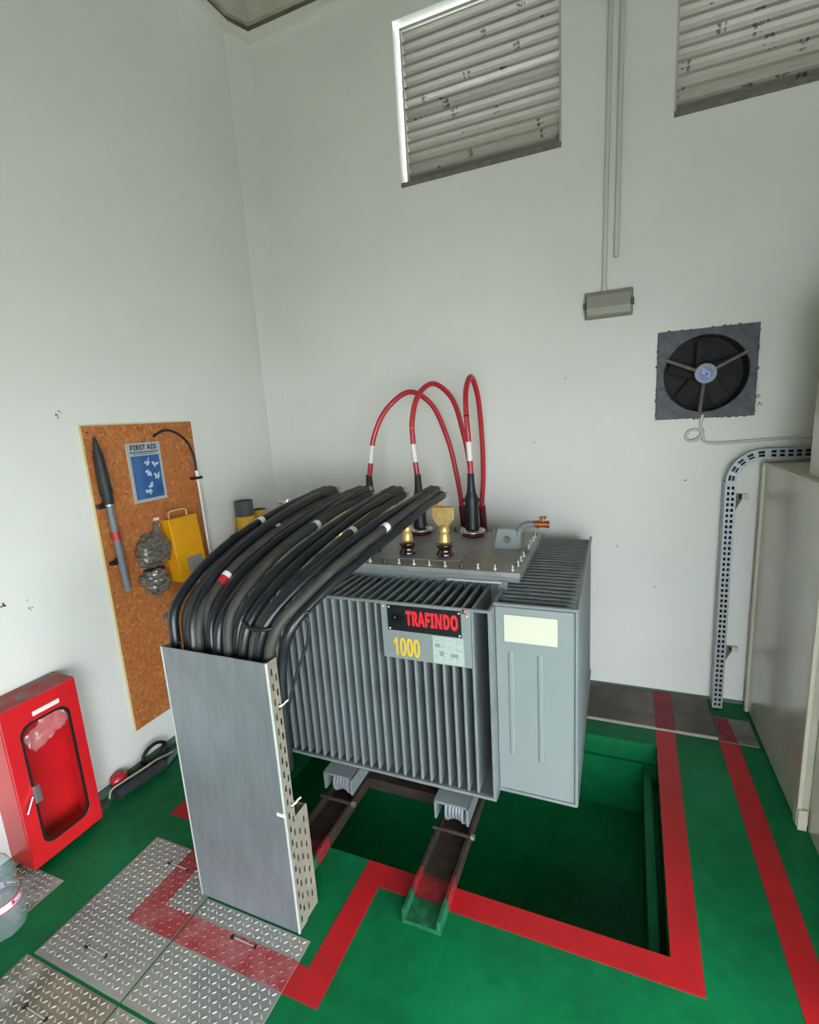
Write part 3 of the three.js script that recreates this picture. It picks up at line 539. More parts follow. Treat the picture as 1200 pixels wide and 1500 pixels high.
// ================================================================ red high-voltage cables
{
  const A = [
    [[-1.235, 1.272, -2.37], [-1.219, 1.364, -2.37], [-1.192, 1.509, -2.38], [-1.127, 1.648, -2.42], [-1.021, 1.733, -2.5], [-0.937, 1.671, -2.58], [-0.875, 1.479, -2.66], [-0.838, 1.241, -2.7], [-0.823, 1.057, -2.72]],
    [[-0.952, 1.287, -2.37], [-0.963, 1.447, -2.37], [-0.966, 1.586, -2.38], [-0.936, 1.715, -2.42], [-0.884, 1.765, -2.5], [-0.815, 1.691, -2.58], [-0.779, 1.494, -2.66], [-0.762, 1.318, -2.7], [-0.757, 1.159, -2.72]],
    [[-0.664, 1.284, -2.37], [-0.668, 1.454, -2.37], [-0.679, 1.604, -2.38], [-0.686, 1.719, -2.42], [-0.681, 1.782, -2.5], [-0.673, 1.705, -2.58], [-0.675, 1.471, -2.66], [-0.685, 1.24, -2.7], [-0.704, 1.059, -2.72]]];
  const words = ['red high voltage cable looping up from the leftmost black boot', 'red high voltage cable looping up from the middle black boot', 'red high voltage cable with a black mark, narrowest loop, rightmost boot'];
  A.forEach((pts, i) => {
    const bxp = [-1.235, -0.95, -0.665][i], t = thing('high_voltage_cable', words[i], 'cable', P(bxp, TR.cover + 0.03, -2.37), 'red cable loops above the transformer');
    const v = pts.map((p) => P(...p)); v.unshift(P(bxp, 1.20, -2.37)); v.push(P(pts[8][0] + 0.008, 0.8, -2.735), P(pts[8][0] + 0.01, 0.3, -2.74), P(pts[8][0] + 0.01, 0.03, -2.74));
    part('sheath', tube(v, 0.0172, 120, 12), M.redCable, t);
    const at = P(bxp, TR.cover + 0.028, -2.37);
    const boot = lathe([[0, 0], [0.046, 0], [0.046, 0.02], [0.04, 0.05], [0.041, 0.13], [0.043, 0.19], [0.04, 0.215], [0.03, 0.235], [0.024, 0.28], [0.0205, 0.36], [0.0, 0.365]], 24);
    const b = partAt('termination_boot', boot, M.boot, t, at, 'black rubber boot');
    for (const [a, h] of [[-0.05, 0.2], [0.05, 0.205]]) part('boot_tab', boxM(at.x + a - 0.014, at.x + a + 0.014, at.y + 0.182, at.y + h, at.z - 0.012, at.z + 0.012, 0.003), M.boot, b);
    const c = new THREE.CatmullRomCurve3(v, false, 'centripetal'), near = (y) => { let best = 0, e = 9; for (let u = 0; u < 0.35; u += 0.001) { const d = Math.abs(c.getPoint(u).y - Y(y)); if (d < e) { e = d; best = u; } } return best; };
    const u0 = near(1.37), u1 = near(1.463), seg = []; for (let k = 0; k <= 6; k++) seg.push(c.getPoint(u0 + (u1 - u0) * k / 6));
    part('marker_sleeve', tube(seg, 0.0188, 12, 12), M.whiteTape, t, 'white marker sleeve');
    if (i === 2) { const a = near(1.585), q = c.getPoint(a), w = c.getPoint(a + 0.004); part('black_mark', rod(q, w, 0.0182), M.black, t); }
    if (i === 1) { const a = near(1.54), q = c.getPoint(a), w = c.getPoint(a + 0.003); part('orange_mark', rod(q, w, 0.0182), std({ color: '#c9822e', roughness: 0.5 }), t); }
    if (i !== 1) part('dark_sleeve', tube([P(pts[8][0] + 0.001, 1.075, -2.72), P(pts[8][0] + 0.004, 0.98, -2.727), P(pts[8][0] + 0.008, 0.85, -2.733)], 0.025, 10, 12), M.darkRed, t, 'dark red clamp sleeve');
  });
}

// ================================================================ steel tread plates in the floor
function treadPlate(x0, x1, z0, z1, label, slots, painted, seed, clip = () => true) {
  const t = thing('tread_plate', label, 'floor plate', P((x0 + x1) / 2, 0, (z0 + z1) / 2), 'chequered steel trench covers');
  const h = 0.003;
  const g = extrude([[X(x0), -Z(z0)], [X(x1), -Z(z0)], [X(x1), -Z(z1)], [X(x0), -Z(z1)]], Y(h), [], 0.0); g.rotateX(-Math.PI / 2);
  part('sheet', metreUV(g), seed === 5 || seed === 7 ? M.treadDirty : M.tread, t);
  for (const poly of painted) part('painted_band', slab(poly, h, h + 0.0004), M.wornRed, t, 'worn red painted band');
  const shape = new THREE.SphereGeometry(1, 8, 4, 0, Math.PI * 2, 0, Math.PI / 2); shape.scale(0.0098, 0.0030, 0.0036);
  const pitch = 0.0235, spots = [], inside = (poly, x, z) => { let c = false; for (let i = 0, j = poly.length - 1; i < poly.length; j = i++) { const [xi, zi] = poly[i], [xj, zj] = poly[j]; if ((zi > z) !== (zj > z) && x < (xj - xi) * (z - zi) / (zj - zi) + xi) c = !c; } return c; };
  let row = 0;
  for (let z = z1 + 0.010; z < z0 - 0.006; z += pitch * 0.8, row++) { let col = 0; for (let x = x0 + 0.012; x < x1 - 0.008; x += pitch * 0.8, col++) if (clip(x, z)) spots.push([x, z, (row + col) % 2]); }
  const im = new THREE.InstancedMesh(shape, M.lug, spots.length), m = new THREE.Matrix4(), q = new THREE.Quaternion(), c = new THREE.Color(), r = rng(seed), base = worldOf(t);
  spots.forEach(([x, z, o], i) => {
    q.setFromAxisAngle(new THREE.Vector3(0, 1, 0), o ? Math.PI / 4 : -Math.PI / 4); m.compose(P(x, h, z).sub(base), q, new THREE.Vector3(1, 1, 1)); im.setMatrixAt(i, m);
    const k = 0.85 + r() * 0.3; if (painted.some((p) => inside(p, x, z))) c.setRGB(0.36 * k, 0.065 * k, 0.07 * k); else c.setRGB(0.42 * k, 0.415 * k, 0.40 * k); im.setColorAt(i, c);
  });
  im.name = 'tread_pattern'; im.userData.kind = 'stuff'; im.castShadow = im.receiveShadow = true; t.add(im);
  for (const [x, z] of slots) {
    part('lifting_slot', join([slab([[x - 0.009, z + 0.007], [x + 0.009, z + 0.007], [x + 0.007, z - 0.007], [x - 0.007, z - 0.007]], h, h + 0.0012), slab([[x + 0.082, z + 0.006], [x + 0.094, z + 0.006], [x + 0.094, z - 0.006], [x + 0.082, z - 0.006]], h, h + 0.0012)]), M.black, t, 'dark finger slots');
    part('lifting_rod', rod(P(x + 0.006, h + 0.001, z), P(x + 0.084, h + 0.001, z), 0.003, 0.003, 6), M.plate, t);
  }
  return t;
}
treadPlate(-1.68, -1.29, -0.682, -1.146, 'steel tread plate with the corner of the red band and two lifting rods', [[-1.535, -0.755], [-1.530, -1.073]], [[[-1.493, -0.862], [-1.408, -0.948], [-1.408, -1.146], [-1.493, -1.146]], [[-1.493, -0.862], [-1.29, -0.862], [-1.29, -0.948], [-1.408, -0.948]]], 3);
treadPlate(-1.283, -0.86, -0.682, -1.012, 'dirty steel tread plate in front of the aluminium duct, faded red band', [[-1.105, -0.938]], [[[-1.283, -0.862], [-0.86, -0.862], [-0.86, -0.948], [-1.283, -0.948]]], 4);
treadPlate(-1.70, -1.29, -0.25, -0.672, 'soiled steel tread plate at the lower left corner of the picture', [[-1.540, -0.577]], [], 5);
treadPlate(-1.283, -0.86, -0.25, -0.672, 'steel tread plate at the very bottom edge, beyond the green joint', [], [], 6);
treadPlate(-2.09, -1.853, -0.72, -0.884, 'small dusty steel plate below the red fire cabinet', [], [], 7);
// flat dirty cover plate along the back wall
{
  const t = thing('cover_plate', 'long dirty ribbed cover plate along the back wall', 'floor plate', P(-0.3, 0, -2.65));
  part('sheet', bx(-1.1, 0.476, 0.0, 0.012, -2.815, -2.468), M.dirtyPlate, t); part('edge', bx(-1.1, 0.476, 0.0, 0.0135, -2.470, -2.462), M.dirtyEdge, t, 'pale metal edge');
  part('painted_band', slab([[0.208, -2.461], [0.294, -2.461], [0.303, -2.812], [0.214, -2.812]], 0.0138, 0.0146), std({ map: mottled([128, 40, 48], 0.15, 8, 63, 3), roughness: 0.7 }), t, 'worn red band');
  const u = thing('cover_plate', 'short grey dusty floor plate beside the switchgear cabinet foot', 'floor plate', P(0.58, 0, -2.55));
  part('sheet', bx(0.482, 0.64, 0.0, 0.004, -2.66, -2.455), std({ map: mottled([112, 112, 104], 0.3, 5, 64, 3), roughness: 0.8 }), u);
  part('painted_band', slab([[0.487, -2.456], [0.557, -2.456], [0.545, -2.652], [0.487, -2.652]], 0.0042, 0.0050), std({ map: mottled([128, 34, 42], 0.2, 8, 65, 3), roughness: 0.7 }), u, 'worn red band');
}

// ================================================================ red fire cabinet, bottles and litter on the left
{
  const x0 = -2.1085, x1 = -1.967, z0 = -1.128, z1 = -0.860, yb = 0.028, h = 0.672, w = 0.006;
  const t = thing('fire_cabinet', 'red steel fire cabinet with a rounded window in its door', 'cabinet', P((x0 + x1) / 2, 0, (z0 + z1) / 2));
  part('body', join([bx(x0, x0 + w, yb, h - w, z0, z1), bx(x0 + w, x1 - 0.0125, yb, h - w, z0, z0 + w), bx(x0 + w, x1 - 0.0125, yb, h - w, z1 - w, z1), bx(x0 + w, x1 - 0.0125, yb, yb + w, z0 + w, z1 - w)]), M.fireRed, t);
  part('inner_panel', bx(x0 + w, x0 + w + 0.004, yb + w, h - w, z0 + w, z1 - w), M.fireRed, t);
  for (const z of [z0 + 0.03, z1 - 0.03]) part('foot', bx(x0 + 0.01, x1 - 0.03, 0.0, yb, z - 0.015, z + 0.015), M.black, t);
  part('top', bx(x0, x1 - 0.004, h - w, h, z0, z1, 0.002), M.fireDusty, t, 'dusty top');
  const B0 = Y(yb), H = h * S, D = (z1 - z0) * S, wx0 = 0.058, wx1 = D - 0.05, wy0 = B0 + 0.075, wy1 = H - 0.105;
  const win = (e) => roundRect(wx0 - e, wx1 + e, wy0 - e, wy1 + e, 0.055);
  const g = extrude([[0.004, B0 + 0.003], [D - 0.004, B0 + 0.003], [D - 0.004, H - 0.004], [0.004, H - 0.004]], 0.012, [win(0)], 0.002); g.rotateY(Math.PI / 2); g.translate(X(x1) - 0.014, 0, Z(z1));
  const door = part('door', metreUV(g), M.fireRed, t);
  const gs = new THREE.ExtrudeGeometry((() => { const s = new THREE.Shape(win(0.001).getPoints(16)); s.holes.push(new THREE.Path(win(-0.012).getPoints(16))); return s; })(), { depth: 0.006, bevelEnabled: false }); gs.rotateY(Math.PI / 2); gs.translate(X(x1) - 0.007, 0, Z(z1)); part('gasket', metreUV(gs), M.black, door, 'black rubber gasket');
  const gp = new THREE.PlaneGeometry(wx1 - wx0 - 0.01, wy1 - wy0 - 0.01); gp.rotateY(Math.PI / 2); gp.translate(X(x1) - 0.006, (wy0 + wy1) / 2, Z(z1) - (wx0 + wx1) / 2); part('window_pane', gp, M.glass, door, 'clear window');
  part('label', boxM(X(x1) + 0.0002, X(x1) + 0.0012, H - 0.085, H - 0.063, Z(z1) - 0.245, Z(z1) - 0.125), std({ map: canvasTex(256, 48, (c, a, b) => { c.fillStyle = '#e9e2d3'; c.fillRect(0, 0, a, b); c.fillStyle = '#7d766a'; c.beginPath(); c.arc(236, 26, 9, 0, 7); c.fill(); c.fillStyle = '#b8b0a2'; for (let i = 0; i < 9; i++) c.fillRect(20 + i * 22, 16, 16, 5); }), roughness: 0.5 }), door, 'cream paper label');
  part('lock', join([boxM(X(x1), X(x1) + 0.02, H * 0.42, H * 0.42 + 0.085, Z(z1) - 0.085, Z(z1) - 0.055, 0.004), rod(P(x1, 0, z1).add(new THREE.Vector3(0.012, H * 0.47, -0.05)), P(x1, 0, z1).add(new THREE.Vector3(0.022, H * 0.40, -0.012)), 0.005)]), M.steel, door, 'metal catch');
  // creased clear film taped inside the window
  const fg = new THREE.PlaneGeometry(0.2, 0.11, 14, 8), fp = fg.attributes.position, r = rng(44); for (let i = 0; i < fp.count; i++) fp.setXYZ(i, fp.getX(i) + (r() - 0.5) * 0.012, fp.getY(i) + (r() - 0.5) * 0.012, (r() - 0.5) * 0.02);
  const fn = fg.toNonIndexed(); fn.computeVertexNormals(); fn.rotateZ(0.45); fn.rotateY(Math.PI / 2); fn.translate(X(x1) - 0.022, H - 0.185, Z(z1) - 0.185); part('plastic_film', fn, M.film, door, 'creased clear plastic film');
}
{
  const outline = [[0, 0.006], [0.03, 0.0], [0.066, 0.004], [0.074, 0.014]];
  for (let y = 0.03; y < 0.185; y += 0.012) outline.push([0.074, y], [0.0725, y + 0.004], [0.0725, y + 0.008]);
  outline.push([0.074, 0.19], [0.066, 0.205], [0.066, 0.215], [0.073, 0.23], [0.072, 0.27], [0.055, 0.315], [0.03, 0.345], [0.019, 0.352], [0.0185, 0.372]);
  const make = (at, label) => {
    const t = thing('water_bottle', label, 'bottle', at, 'clear water bottles by the left edge');
    partAt('shell', lathe(outline, 32), M.pet, t, at); partAt('cap', lathe([[0, 0.392], [0.018, 0.392], [0.021, 0.388], [0.021, 0.366], [0.0195, 0.366]], 20), std({ color: '#d8dde2', roughness: 0.4 }), t, at);
    const lt = canvasTex(512, 96, (g, w, h) => { g.fillStyle = '#dfe3e6'; g.fillRect(0, 0, w, h); g.fillStyle = '#b0304e'; g.fillRect(0, 0, w, 16); g.fillRect(0, h - 12, w, 12); for (let i = 0; i < 4; i++) { g.fillStyle = '#c23a58'; g.fillRect(i * 128 + 8, 22, 62, 50); g.fillStyle = '#f1f2f4'; g.fillRect(i * 128 + 20, 34, 38, 24); } });
    partAt('label', lathe([[0.0752, 0.125], [0.0752, 0.165]], 32), std({ map: lt, roughness: 0.4, side: THREE.DoubleSide }), t, at, 'white and crimson label band');
    return t;
  };
  make(P(-1.86, 0.003, -0.70), 'clear plastic water bottle with a crimson label band, nearer the fire cabinet');
  make(P(-1.80, 0.001, -0.585), 'clear plastic water bottle cut off by the left picture edge');
}
{
  single('foam_tube', rod(P(-2.035, 0.027, -1.235), P(-1.995, 0.027, -1.46), 0.032, 0.032, 16), std({ map: mottled([44, 46, 48], 0.3, 8, 71, 4), roughness: 0.9 }), 'black foam tube lying along the foot of the left wall', 'tube');
  const coil = []; for (let i = 0; i <= 60; i++) { const a = i / 60 * Math.PI * 2 * 4; coil.push(P(-2.065 + 0.006 * Math.sin(a * 0.7), 0.062 + 0.045 * Math.sin(a), -1.475 + 0.062 * Math.cos(a) + 0.002 * i / 10)); }
  single('coiled_cord', tube(coil, 0.007, 200, 6), M.black, 'coil of black cord leaning on the left wall', 'cord');
  single('loose_cord', tube([P(-2.05, 0.02, -1.215), P(-2.045, 0.055, -1.225), P(-2.035, 0.062, -1.27), P(-2.02, 0.062, -1.36), P(-2.01, 0.062, -1.44), P(-2.03, 0.03, -1.52), P(-2.04, 0.008, -1.60)], 0.006, 60, 6), std({ color: '#a9a48e', roughness: 0.6 }), 'pale loose cord over the black foam tube', 'cord');
  single('grey_hose', tube([P(-2.0, 0.014, -1.47), P(-2.02, 0.014, -1.54), P(-2.035, 0.014, -1.64), P(-2.03, 0.014, -1.75)], 0.016, 30, 10), M.grey, 'short grey hose lying beside the coil of cord', 'hose');
  const rg = new THREE.SphereGeometry(0.04, 14, 10), rp = rg.attributes.position, r = rng(66); for (let i = 0; i < rp.count; i++) { const k = 1 + (hash2(Math.round(rp.getX(i) * 400), Math.round(rp.getY(i) * 400), 3) - 0.5) * 0.25; rp.setXYZ(i, rp.getX(i) * k * 0.9, rp.getY(i) * k, rp.getZ(i) * k * 1.2); }
  rg.computeVertexNormals(); const g = rg.toNonIndexed(); g.translate(X(-2.07), 0.075, Z(-1.285)); single('red_ribbon_roll', g, M.redCable, 'crumpled red tape behind the black foam tube', 'tape');
}

// ================================================================ chipboard on the left wall and what hangs on it
const boardX = -2.097;
{
  const t = thing('notice_board', 'tall brown chipboard panel fixed to the left wall', 'board', P(-2.1, 0.20, -1.72));
  part('panel', bx(-2.109, boardX, 0.205, 1.648, -2.022, -1.425), M.osb, t, 'orange brown strand board');
  part('edge', bx(-2.109, boardX - 0.0005, 0.205, 1.648, -1.425, -1.4225), M.paleWood, t, 'pale sawn edge');
  part('edge', bx(-2.109, boardX - 0.0005, 1.648, 1.651, -2.022, -1.4225), M.paleWood, t, 'pale sawn edge');
  const scr = lathe([[0, 0.003], [0.005, 0.002], [0.006, 0]], 8); scr.rotateZ(-Math.PI / 2);
  for (const [y, z] of [[1.62, -1.45], [1.63, -1.70], [1.62, -1.99], [0.9, -1.44], [0.3, -1.45]]) partAt('screw', scr, M.darkBolt, t, P(boardX, y, z));
}
{
  const tex = canvasTex(512, 768, (g, w, h) => {
    const r = rng(9); g.fillStyle = '#aeb2b4'; g.fillRect(0, 0, w, h); g.fillStyle = '#26323e'; g.strokeStyle = '#26323e'; g.lineWidth = 4; g.font = 'bold 88px sans-serif'; g.textAlign = 'center'; g.fillText('FIRST AID', w / 2, 90); g.strokeText('FIRST AID', w / 2, 90);
    g.fillStyle = '#4a5560'; g.fillRect(40, 112, w - 80, 16); g.fillRect(90, 140, w - 180, 8);
    g.fillStyle = '#2c5c96'; g.fillRect(44, 168, w - 84, h - 208);
    for (let i = 0; i < 60; i++) { g.fillStyle = '#7d9cc0'; g.globalAlpha = 0.55; g.fillRect(58, 190 + i * 9, 80 + r() * 70, 3); } g.globalAlpha = 1;
    const blob = (x, y, s) => { g.fillStyle = '#c3d0da'; for (let k = 0; k < 7; k++) { g.beginPath(); g.ellipse(x + (r() - 0.5) * 70 * s, y + (r() - 0.5) * 60 * s, 12 + r() * 22 * s, 6 + r() * 14 * s, r() * 3, 0, 7); g.fill(); } };
    [[270, 250, 1], [400, 290, 1], [280, 400, 0.9], [410, 450, 1.1], [270, 560, 1], [240, 640, 1]].forEach((b) => blob(...b));
    g.fillStyle = '#24508a'; g.fillRect(360, 560, 106, 120);
  });
  const t = thing('first_aid_poster', 'blue and white first aid sign hung on the chipboard', 'poster', P(boardX, 1.275, -1.706));
  plateWithPrint('sheet', new THREE.BoxGeometry(0.004, Y(0.283), 0.186 * S), M.whiteTape, std({ map: tex, roughness: 0.35 }), t, P(boardX + 0.004, 1.418, -1.707), 0);
  part('hook', rod(P(boardX + 0.001, 1.565, -1.72), P(boardX + 0.02, 1.57, -1.72), 0.006), M.steel, t);
}
{
  const t = thing('yellow_box', 'yellow wedge-shaped plastic box with a wire handle on the chipboard', 'box', P(-2.05, 0.85, -1.84));
  const y0 = 0.852, y1 = 1.168, z0 = -1.925, z1 = -1.745, d0 = 0.075, d1 = 0.042;
  const s = new THREE.Shape([[0, Y(y0)], [d0 * S, Y(y0)], [d1 * S, Y(y1)], [0, Y(y1)]].map(([a, b]) => new THREE.Vector2(a, b)));
  const g = new THREE.ExtrudeGeometry(s, { depth: (z1 - z0) * S - 0.012, bevelEnabled: true, bevelSize: 0.004, bevelThickness: 0.006, bevelSegments: 2 }); g.translate(X(boardX) + 0.005, 0, Z(z0) + 0.006); part('body', metreUV(g), M.yellow, t);
  const hx = boardX + 0.03; part('handle', tube([P(hx, 1.165, -1.768), P(hx, 1.198, -1.766), P(hx, 1.206, -1.775), P(hx, 1.206, -1.868), P(hx, 1.198, -1.878), P(hx, 1.165, -1.876)], 0.005, 40, 8), M.paleWood, t, 'pale wire handle');
  const px = (y) => boardX + 0.006 + d0 + (d1 - d0) * (y - y0) / (y1 - y0);
  const lg = boxM(-0.001, 0.001, -Y(0.037), Y(0.037), -0.06, 0.06); lg.rotateZ(Math.atan2((d0 - d1), (y1 - y0))); lg.translate(X(px(0.925)) + 0.002, Y(0.925), Z(-1.85)); part('label', lg, M.plate, t, 'grey blank label');
}
{ // crumpled clear bag hanging between the poles
  const t = thing('plastic_bag', 'crumpled clear plastic bag with dark contents hanging on the chipboard', 'bag', P(-2.06, 0.82, -1.66));
  const lump = (cy, cz, ry, rz, rx, seed, taper) => {
    const g = new THREE.SphereGeometry(1, 34, 26), p = g.attributes.position;
    for (let i = 0; i < p.count; i++) {
      const x = p.getX(i), y = p.getY(i), z = p.getZ(i), a = Math.atan2(z, y), n = fbm((a / 6.2832 + 1) % 1, (x + 1.3) / 3, 6, 4, seed), cr = Math.abs(fbm((z + 2) / 5, (y + 2) / 5, 12, 3, seed + 7) - 0.5) * 0.5, k = 0.86 + (n - 0.5) * 0.45 + cr;
      p.setXYZ(i, X(boardX) + 0.002 + Math.max(0, x + 0.35) * rx * k * S, Y(cy) + y * ry * k * S, Z(cz) + z * rz * k * S * (1 + taper * y));
    }
    const q = g.toNonIndexed(); q.computeVertexNormals(); return q;
  };
  part('upper_part', lump(1.035, -1.655, 0.092, 0.108, 0.06, 141, -0.1), M.bag, t); part('lower_part', lump(0.885, -1.645, 0.082, 0.078, 0.05, 151, 0.25), M.bag, t);
  part('neck', rod(P(boardX + 0.02, 1.09, -1.69), P(boardX + 0.012, 1.165, -1.702), 0.03, 0.014), M.bag, t);
  part('tie', rod(P(boardX + 0.005, 0.945, -1.60), P(boardX + 0.034, 0.945, -1.69), 0.012), M.black, t);
  part('clip', join([bx(boardX + 0.004, boardX + 0.016, 1.178, 1.192, -1.722, -1.698), bx(boardX + 0.004, boardX + 0.016, 1.145, 1.158, -1.718, -1.70)]), M.whiteTape, t, 'white clip');
}
{ // telescopic operating pole
  const t = thing('insulated_pole', 'grey insulated pole with black sheath clipped to the chipboard', 'pole', P(-2.06, 0.9, -1.48)), x = boardX + 0.026;
  const at = (u) => P(x, 1.60 + (0.895 - 1.60) * u, -1.458 - 0.03 * u);
  part('shaft', rod(at(1), at(0.43), 0.019, 0.019, 16), M.poleGrey, t, 'grey tube');
  part('sheath', join([rod(at(0.42), at(0.36), 0.027, 0.029, 14), rod(at(0.36), at(0.12), 0.033, 0.026, 14), rod(at(0.12), at(0.0), 0.026, 0.006, 14)]), std({ map: mottled([36, 40, 40], 0.35, 8, 72, 5), roughness: 0.55 }), t, 'black sheath');
  part('red_ring', rod(at(0.655), at(0.60), 0.024), M.redCable, t); part('collar', rod(at(0.43), at(0.42), 0.022), M.steel, t);
  for (const u of [0.43, 0.80]) { const c = at(u), w = c.clone(); part('clip', join([boxM(X(boardX), c.x - 0.004, c.y - 0.012, c.y + 0.012, c.z + 0.0, c.z + 0.055, 0.003), rod(new THREE.Vector3(X(boardX) + 0.02, c.y - 0.008, c.z + 0.055), new THREE.Vector3(X(boardX) + 0.02, c.y + 0.02, c.z + 0.02), 0.007)]), M.black, t, 'black spring clip'); }
}
{ // white earthing rod with black lead at the right edge of the board
  const t = thing('white_rod', 'slim white rod with a black lead at the right edge of the chipboard', 'rod', P(-2.06, 0.55, -2.0)), x = boardX + 0.018;
  part('rod', rod(P(x, 0.50, -2.018), P(x, 1.385, -1.998), 0.0095), M.whiteTape, t); part('sleeve', rod(P(x, 1.325, -2.0), P(x, 1.39, -1.998), 0.0135), M.whiteTape, t);
  part('clip', join([bx(boardX - 0.001, boardX + 0.03, 1.343, 1.357, -2.024, -1.962, 0.003)]), M.black, t, 'black clip');
  part('lead', tube([P(x, 1.385, -1.998), P(x, 1.46, -1.995), P(x, 1.54, -1.965), P(x, 1.595, -1.90), P(x, 1.61, -1.83), P(boardX + 0.008, 1.585, -1.77)], 0.007, 40, 8), M.boot, t, 'black curved lead');
}
single('wall_hook', join([bx(boardX, boardX + 0.012, 0.675, 0.70, -1.72, -1.665, 0.003), rod(P(boardX, 0.682, -1.67), P(boardX + 0.03, 0.69, -1.655), 0.007)]), M.grey, 'small grey hook near the foot of the chipboard', 'hook');

// yellow banded conduit stubs behind the cables
{
  const stub = (x, z, r, top, band, label) => {
    const t = thing('conduit_stub', label, 'pipe', P(x, 0, z), 'pipe stubs by the corner'), y0 = P(x, 0, z);
    partAt('pipe', lathe([[r, 0], [r, Y(top)], [r * 0.86, Y(top)], [r * 0.86, Y(top) - 0.1], [0, Y(top) - 0.1]], 24), M.greyPipe, t, y0);
    partAt('yellow_band', lathe([[r, Y(band[0])], [r * 1.05, Y(band[0]) + 0.002], [r * 1.05, Y(band[1]) - 0.002], [r, Y(band[1])]], 24), M.yellowTape, t, y0, 'yellow tape band');
  };
  stub(-2.035, -2.275, 0.066, 1.175, [0.985, 1.085], 'grey pipe stub with yellow band, taller one behind the cables');
  stub(-2.035, -2.40, 0.055, 1.10, [0.98, 1.098], 'grey pipe stub with yellow band, shorter one towards the corner');
}

// ================================================================ back wall fittings
{ // extractor fan
  const t = thing('extractor_fan', 'square grey extractor fan with three spokes set in the back wall', 'fan', new THREE.Vector3(FAN[0], Y(1.512), 0)), [cx, cy] = FAN, h = 0.26, R = 0.228;
  const circ = new THREE.Path(); circ.absarc(cx, cy, R, 0, Math.PI * 2, true);
  const g = extrude([[cx - h, cy - h], [cx + h, cy - h], [cx + h, cy + h], [cx - h, cy + h]], 0.012, [circ], 0.003); g.translate(0, 0, 0.004); part('plate', metreUV(g), M.fanPlate, t, 'dusty grey mounting plate');
  const duct = new THREE.CylinderGeometry(R, R, 0.17, 40, 1, true); duct.rotateX(Math.PI / 2); duct.translate(cx, cy, -0.08); part('duct', metreUV(duct), M.fanDark, t);
  const back = new THREE.CircleGeometry(R, 40); back.translate(cx, cy, -0.16); part('shutter', metreUV(back), M.fanDark, t, 'closed dark shutter');
  for (let k = 0; k < 5; k++) { // blades
    const b = new THREE.BoxGeometry(0.145, 0.10, 0.005); b.rotateX(0.5); b.translate(0.125, 0, 0); b.rotateZ(k * Math.PI * 2 / 5 + 0.3); b.translate(cx, cy, -0.085); part('blade', metreUV(b), M.fanDark, t);
  }
  for (const a of [0.47, 2.72, -1.66]) part('spoke', rod(new THREE.Vector3(cx + Math.cos(a) * 0.05, cy + Math.sin(a) * 0.05, 0.006), new THREE.Vector3(cx + Math.cos(a) * 0.245, cy + Math.sin(a) * 0.245, 0.014), 0.0105), M.fanSpoke, t);
  const hub = new THREE.CylinderGeometry(0.058, 0.064, 0.07, 32); hub.rotateX(Math.PI / 2); partAt('motor_hub', hub, [M.fanPlate, M.fanHub, M.fanPlate], t, new THREE.Vector3(cx, cy, -0.005), 'grey hub with a blue centre');
  // grey fluff caught along the rim of the plate
  const r = rng(21), fl = []; for (let i = 0; i < 46; i++) { const e = Math.floor(r() * 4), u = (r() - 0.5) * 2 * h, o = h + 0.002; const [x, y] = e === 0 ? [u, o] : e === 1 ? [o, u] : e === 2 ? [u, -o] : [-o, u]; const s = new THREE.IcosahedronGeometry(0.003 + r() * 0.005, 0); s.scale(1 + r(), 1 + r(), 0.6); s.rotateZ(r() * 6); s.translate(cx + x, cy + y, 0.006); fl.push(s); }
  const f = part('dust_fluff', join(fl), M.fanSpoke, t, 'grey fluff along the rim'); f.userData.kind = 'stuff';
}
{ // fan lead: loop, then along the wall above the tray
  const z = -2.815;
  single('fan_lead', tube([P(0.392, 1.525, z), P(0.385, 1.47, z), P(0.395, 1.44, z + 0.004), P(0.37, 1.405, z), P(0.335, 1.40, z), P(0.325, 1.425, z), P(0.345, 1.452, z), P(0.378, 1.45, z - 0.003), P(0.395, 1.425, z), P(0.405, 1.393, z), P(0.43, 1.385, z), P(0.56, 1.388, z), P(0.70, 1.396, z), P(0.86, 1.403, z)], 0.0085, 160, 8), M.conduit, 'thin grey lead looping below the fan and running right', 'cable');
}
{ // emergency light
  const x0 = -0.157, x1 = 0.068, y0 = 2.032, y1 = 2.158, t = thing('emergency_light', 'small grey wall light with a pale lens below the conduits', 'light', new THREE.Vector3(X(-0.045), Y(y0), 0));
  part('body', boxM(X(x0), X(x1), Y(y0), Y(y1), 0.001, 0.045, 0.008), M.lampBody, t);
  const s = new THREE.Shape([[0.045, Y(y0) + 0.008], [0.072, Y(y0) + 0.014], [0.086, Y(y0) + 0.055], [0.072, Y(y1) - 0.03], [0.045, Y(y1) - 0.012]].map(([a, b]) => new THREE.Vector2(a, b)));
  const g = new THREE.ExtrudeGeometry(s, { depth: X(x1) - X(x0) - 0.03, bevelEnabled: false }); g.rotateY(-Math.PI / 2); g.translate(X(x1) - 0.015, 0, 0); part('lens', metreUV(g), M.lampLens, t, 'pale ribbed lens');
  part('end_clip', join([boxM(X(x0) - 0.006, X(x0) + 0.012, Y(2.08), Y(2.11), 0.01, 0.055, 0.003), boxM(X(x1) - 0.012, X(x1) + 0.006, Y(2.08), Y(2.11), 0.01, 0.055, 0.003)]), M.darkBolt, t);
}
single('conduit_pipe', join([rod(P(-0.066, 2.16, -2.816), P(-0.047, 3.82, -2.816), 0.0135), rod(P(-0.0655, 2.155, -2.816), P(-0.065, 2.185, -2.816), 0.018)]), M.conduit, 'grey conduit dropping to the small wall light', 'conduit');
single('conduit_pipe', join([rod(P(-0.012, 2.31, -2.816), P(0.003, 3.82, -2.816), 0.0145)]), M.conduit, 'grey conduit ending short, right of the one feeding the light', 'conduit');
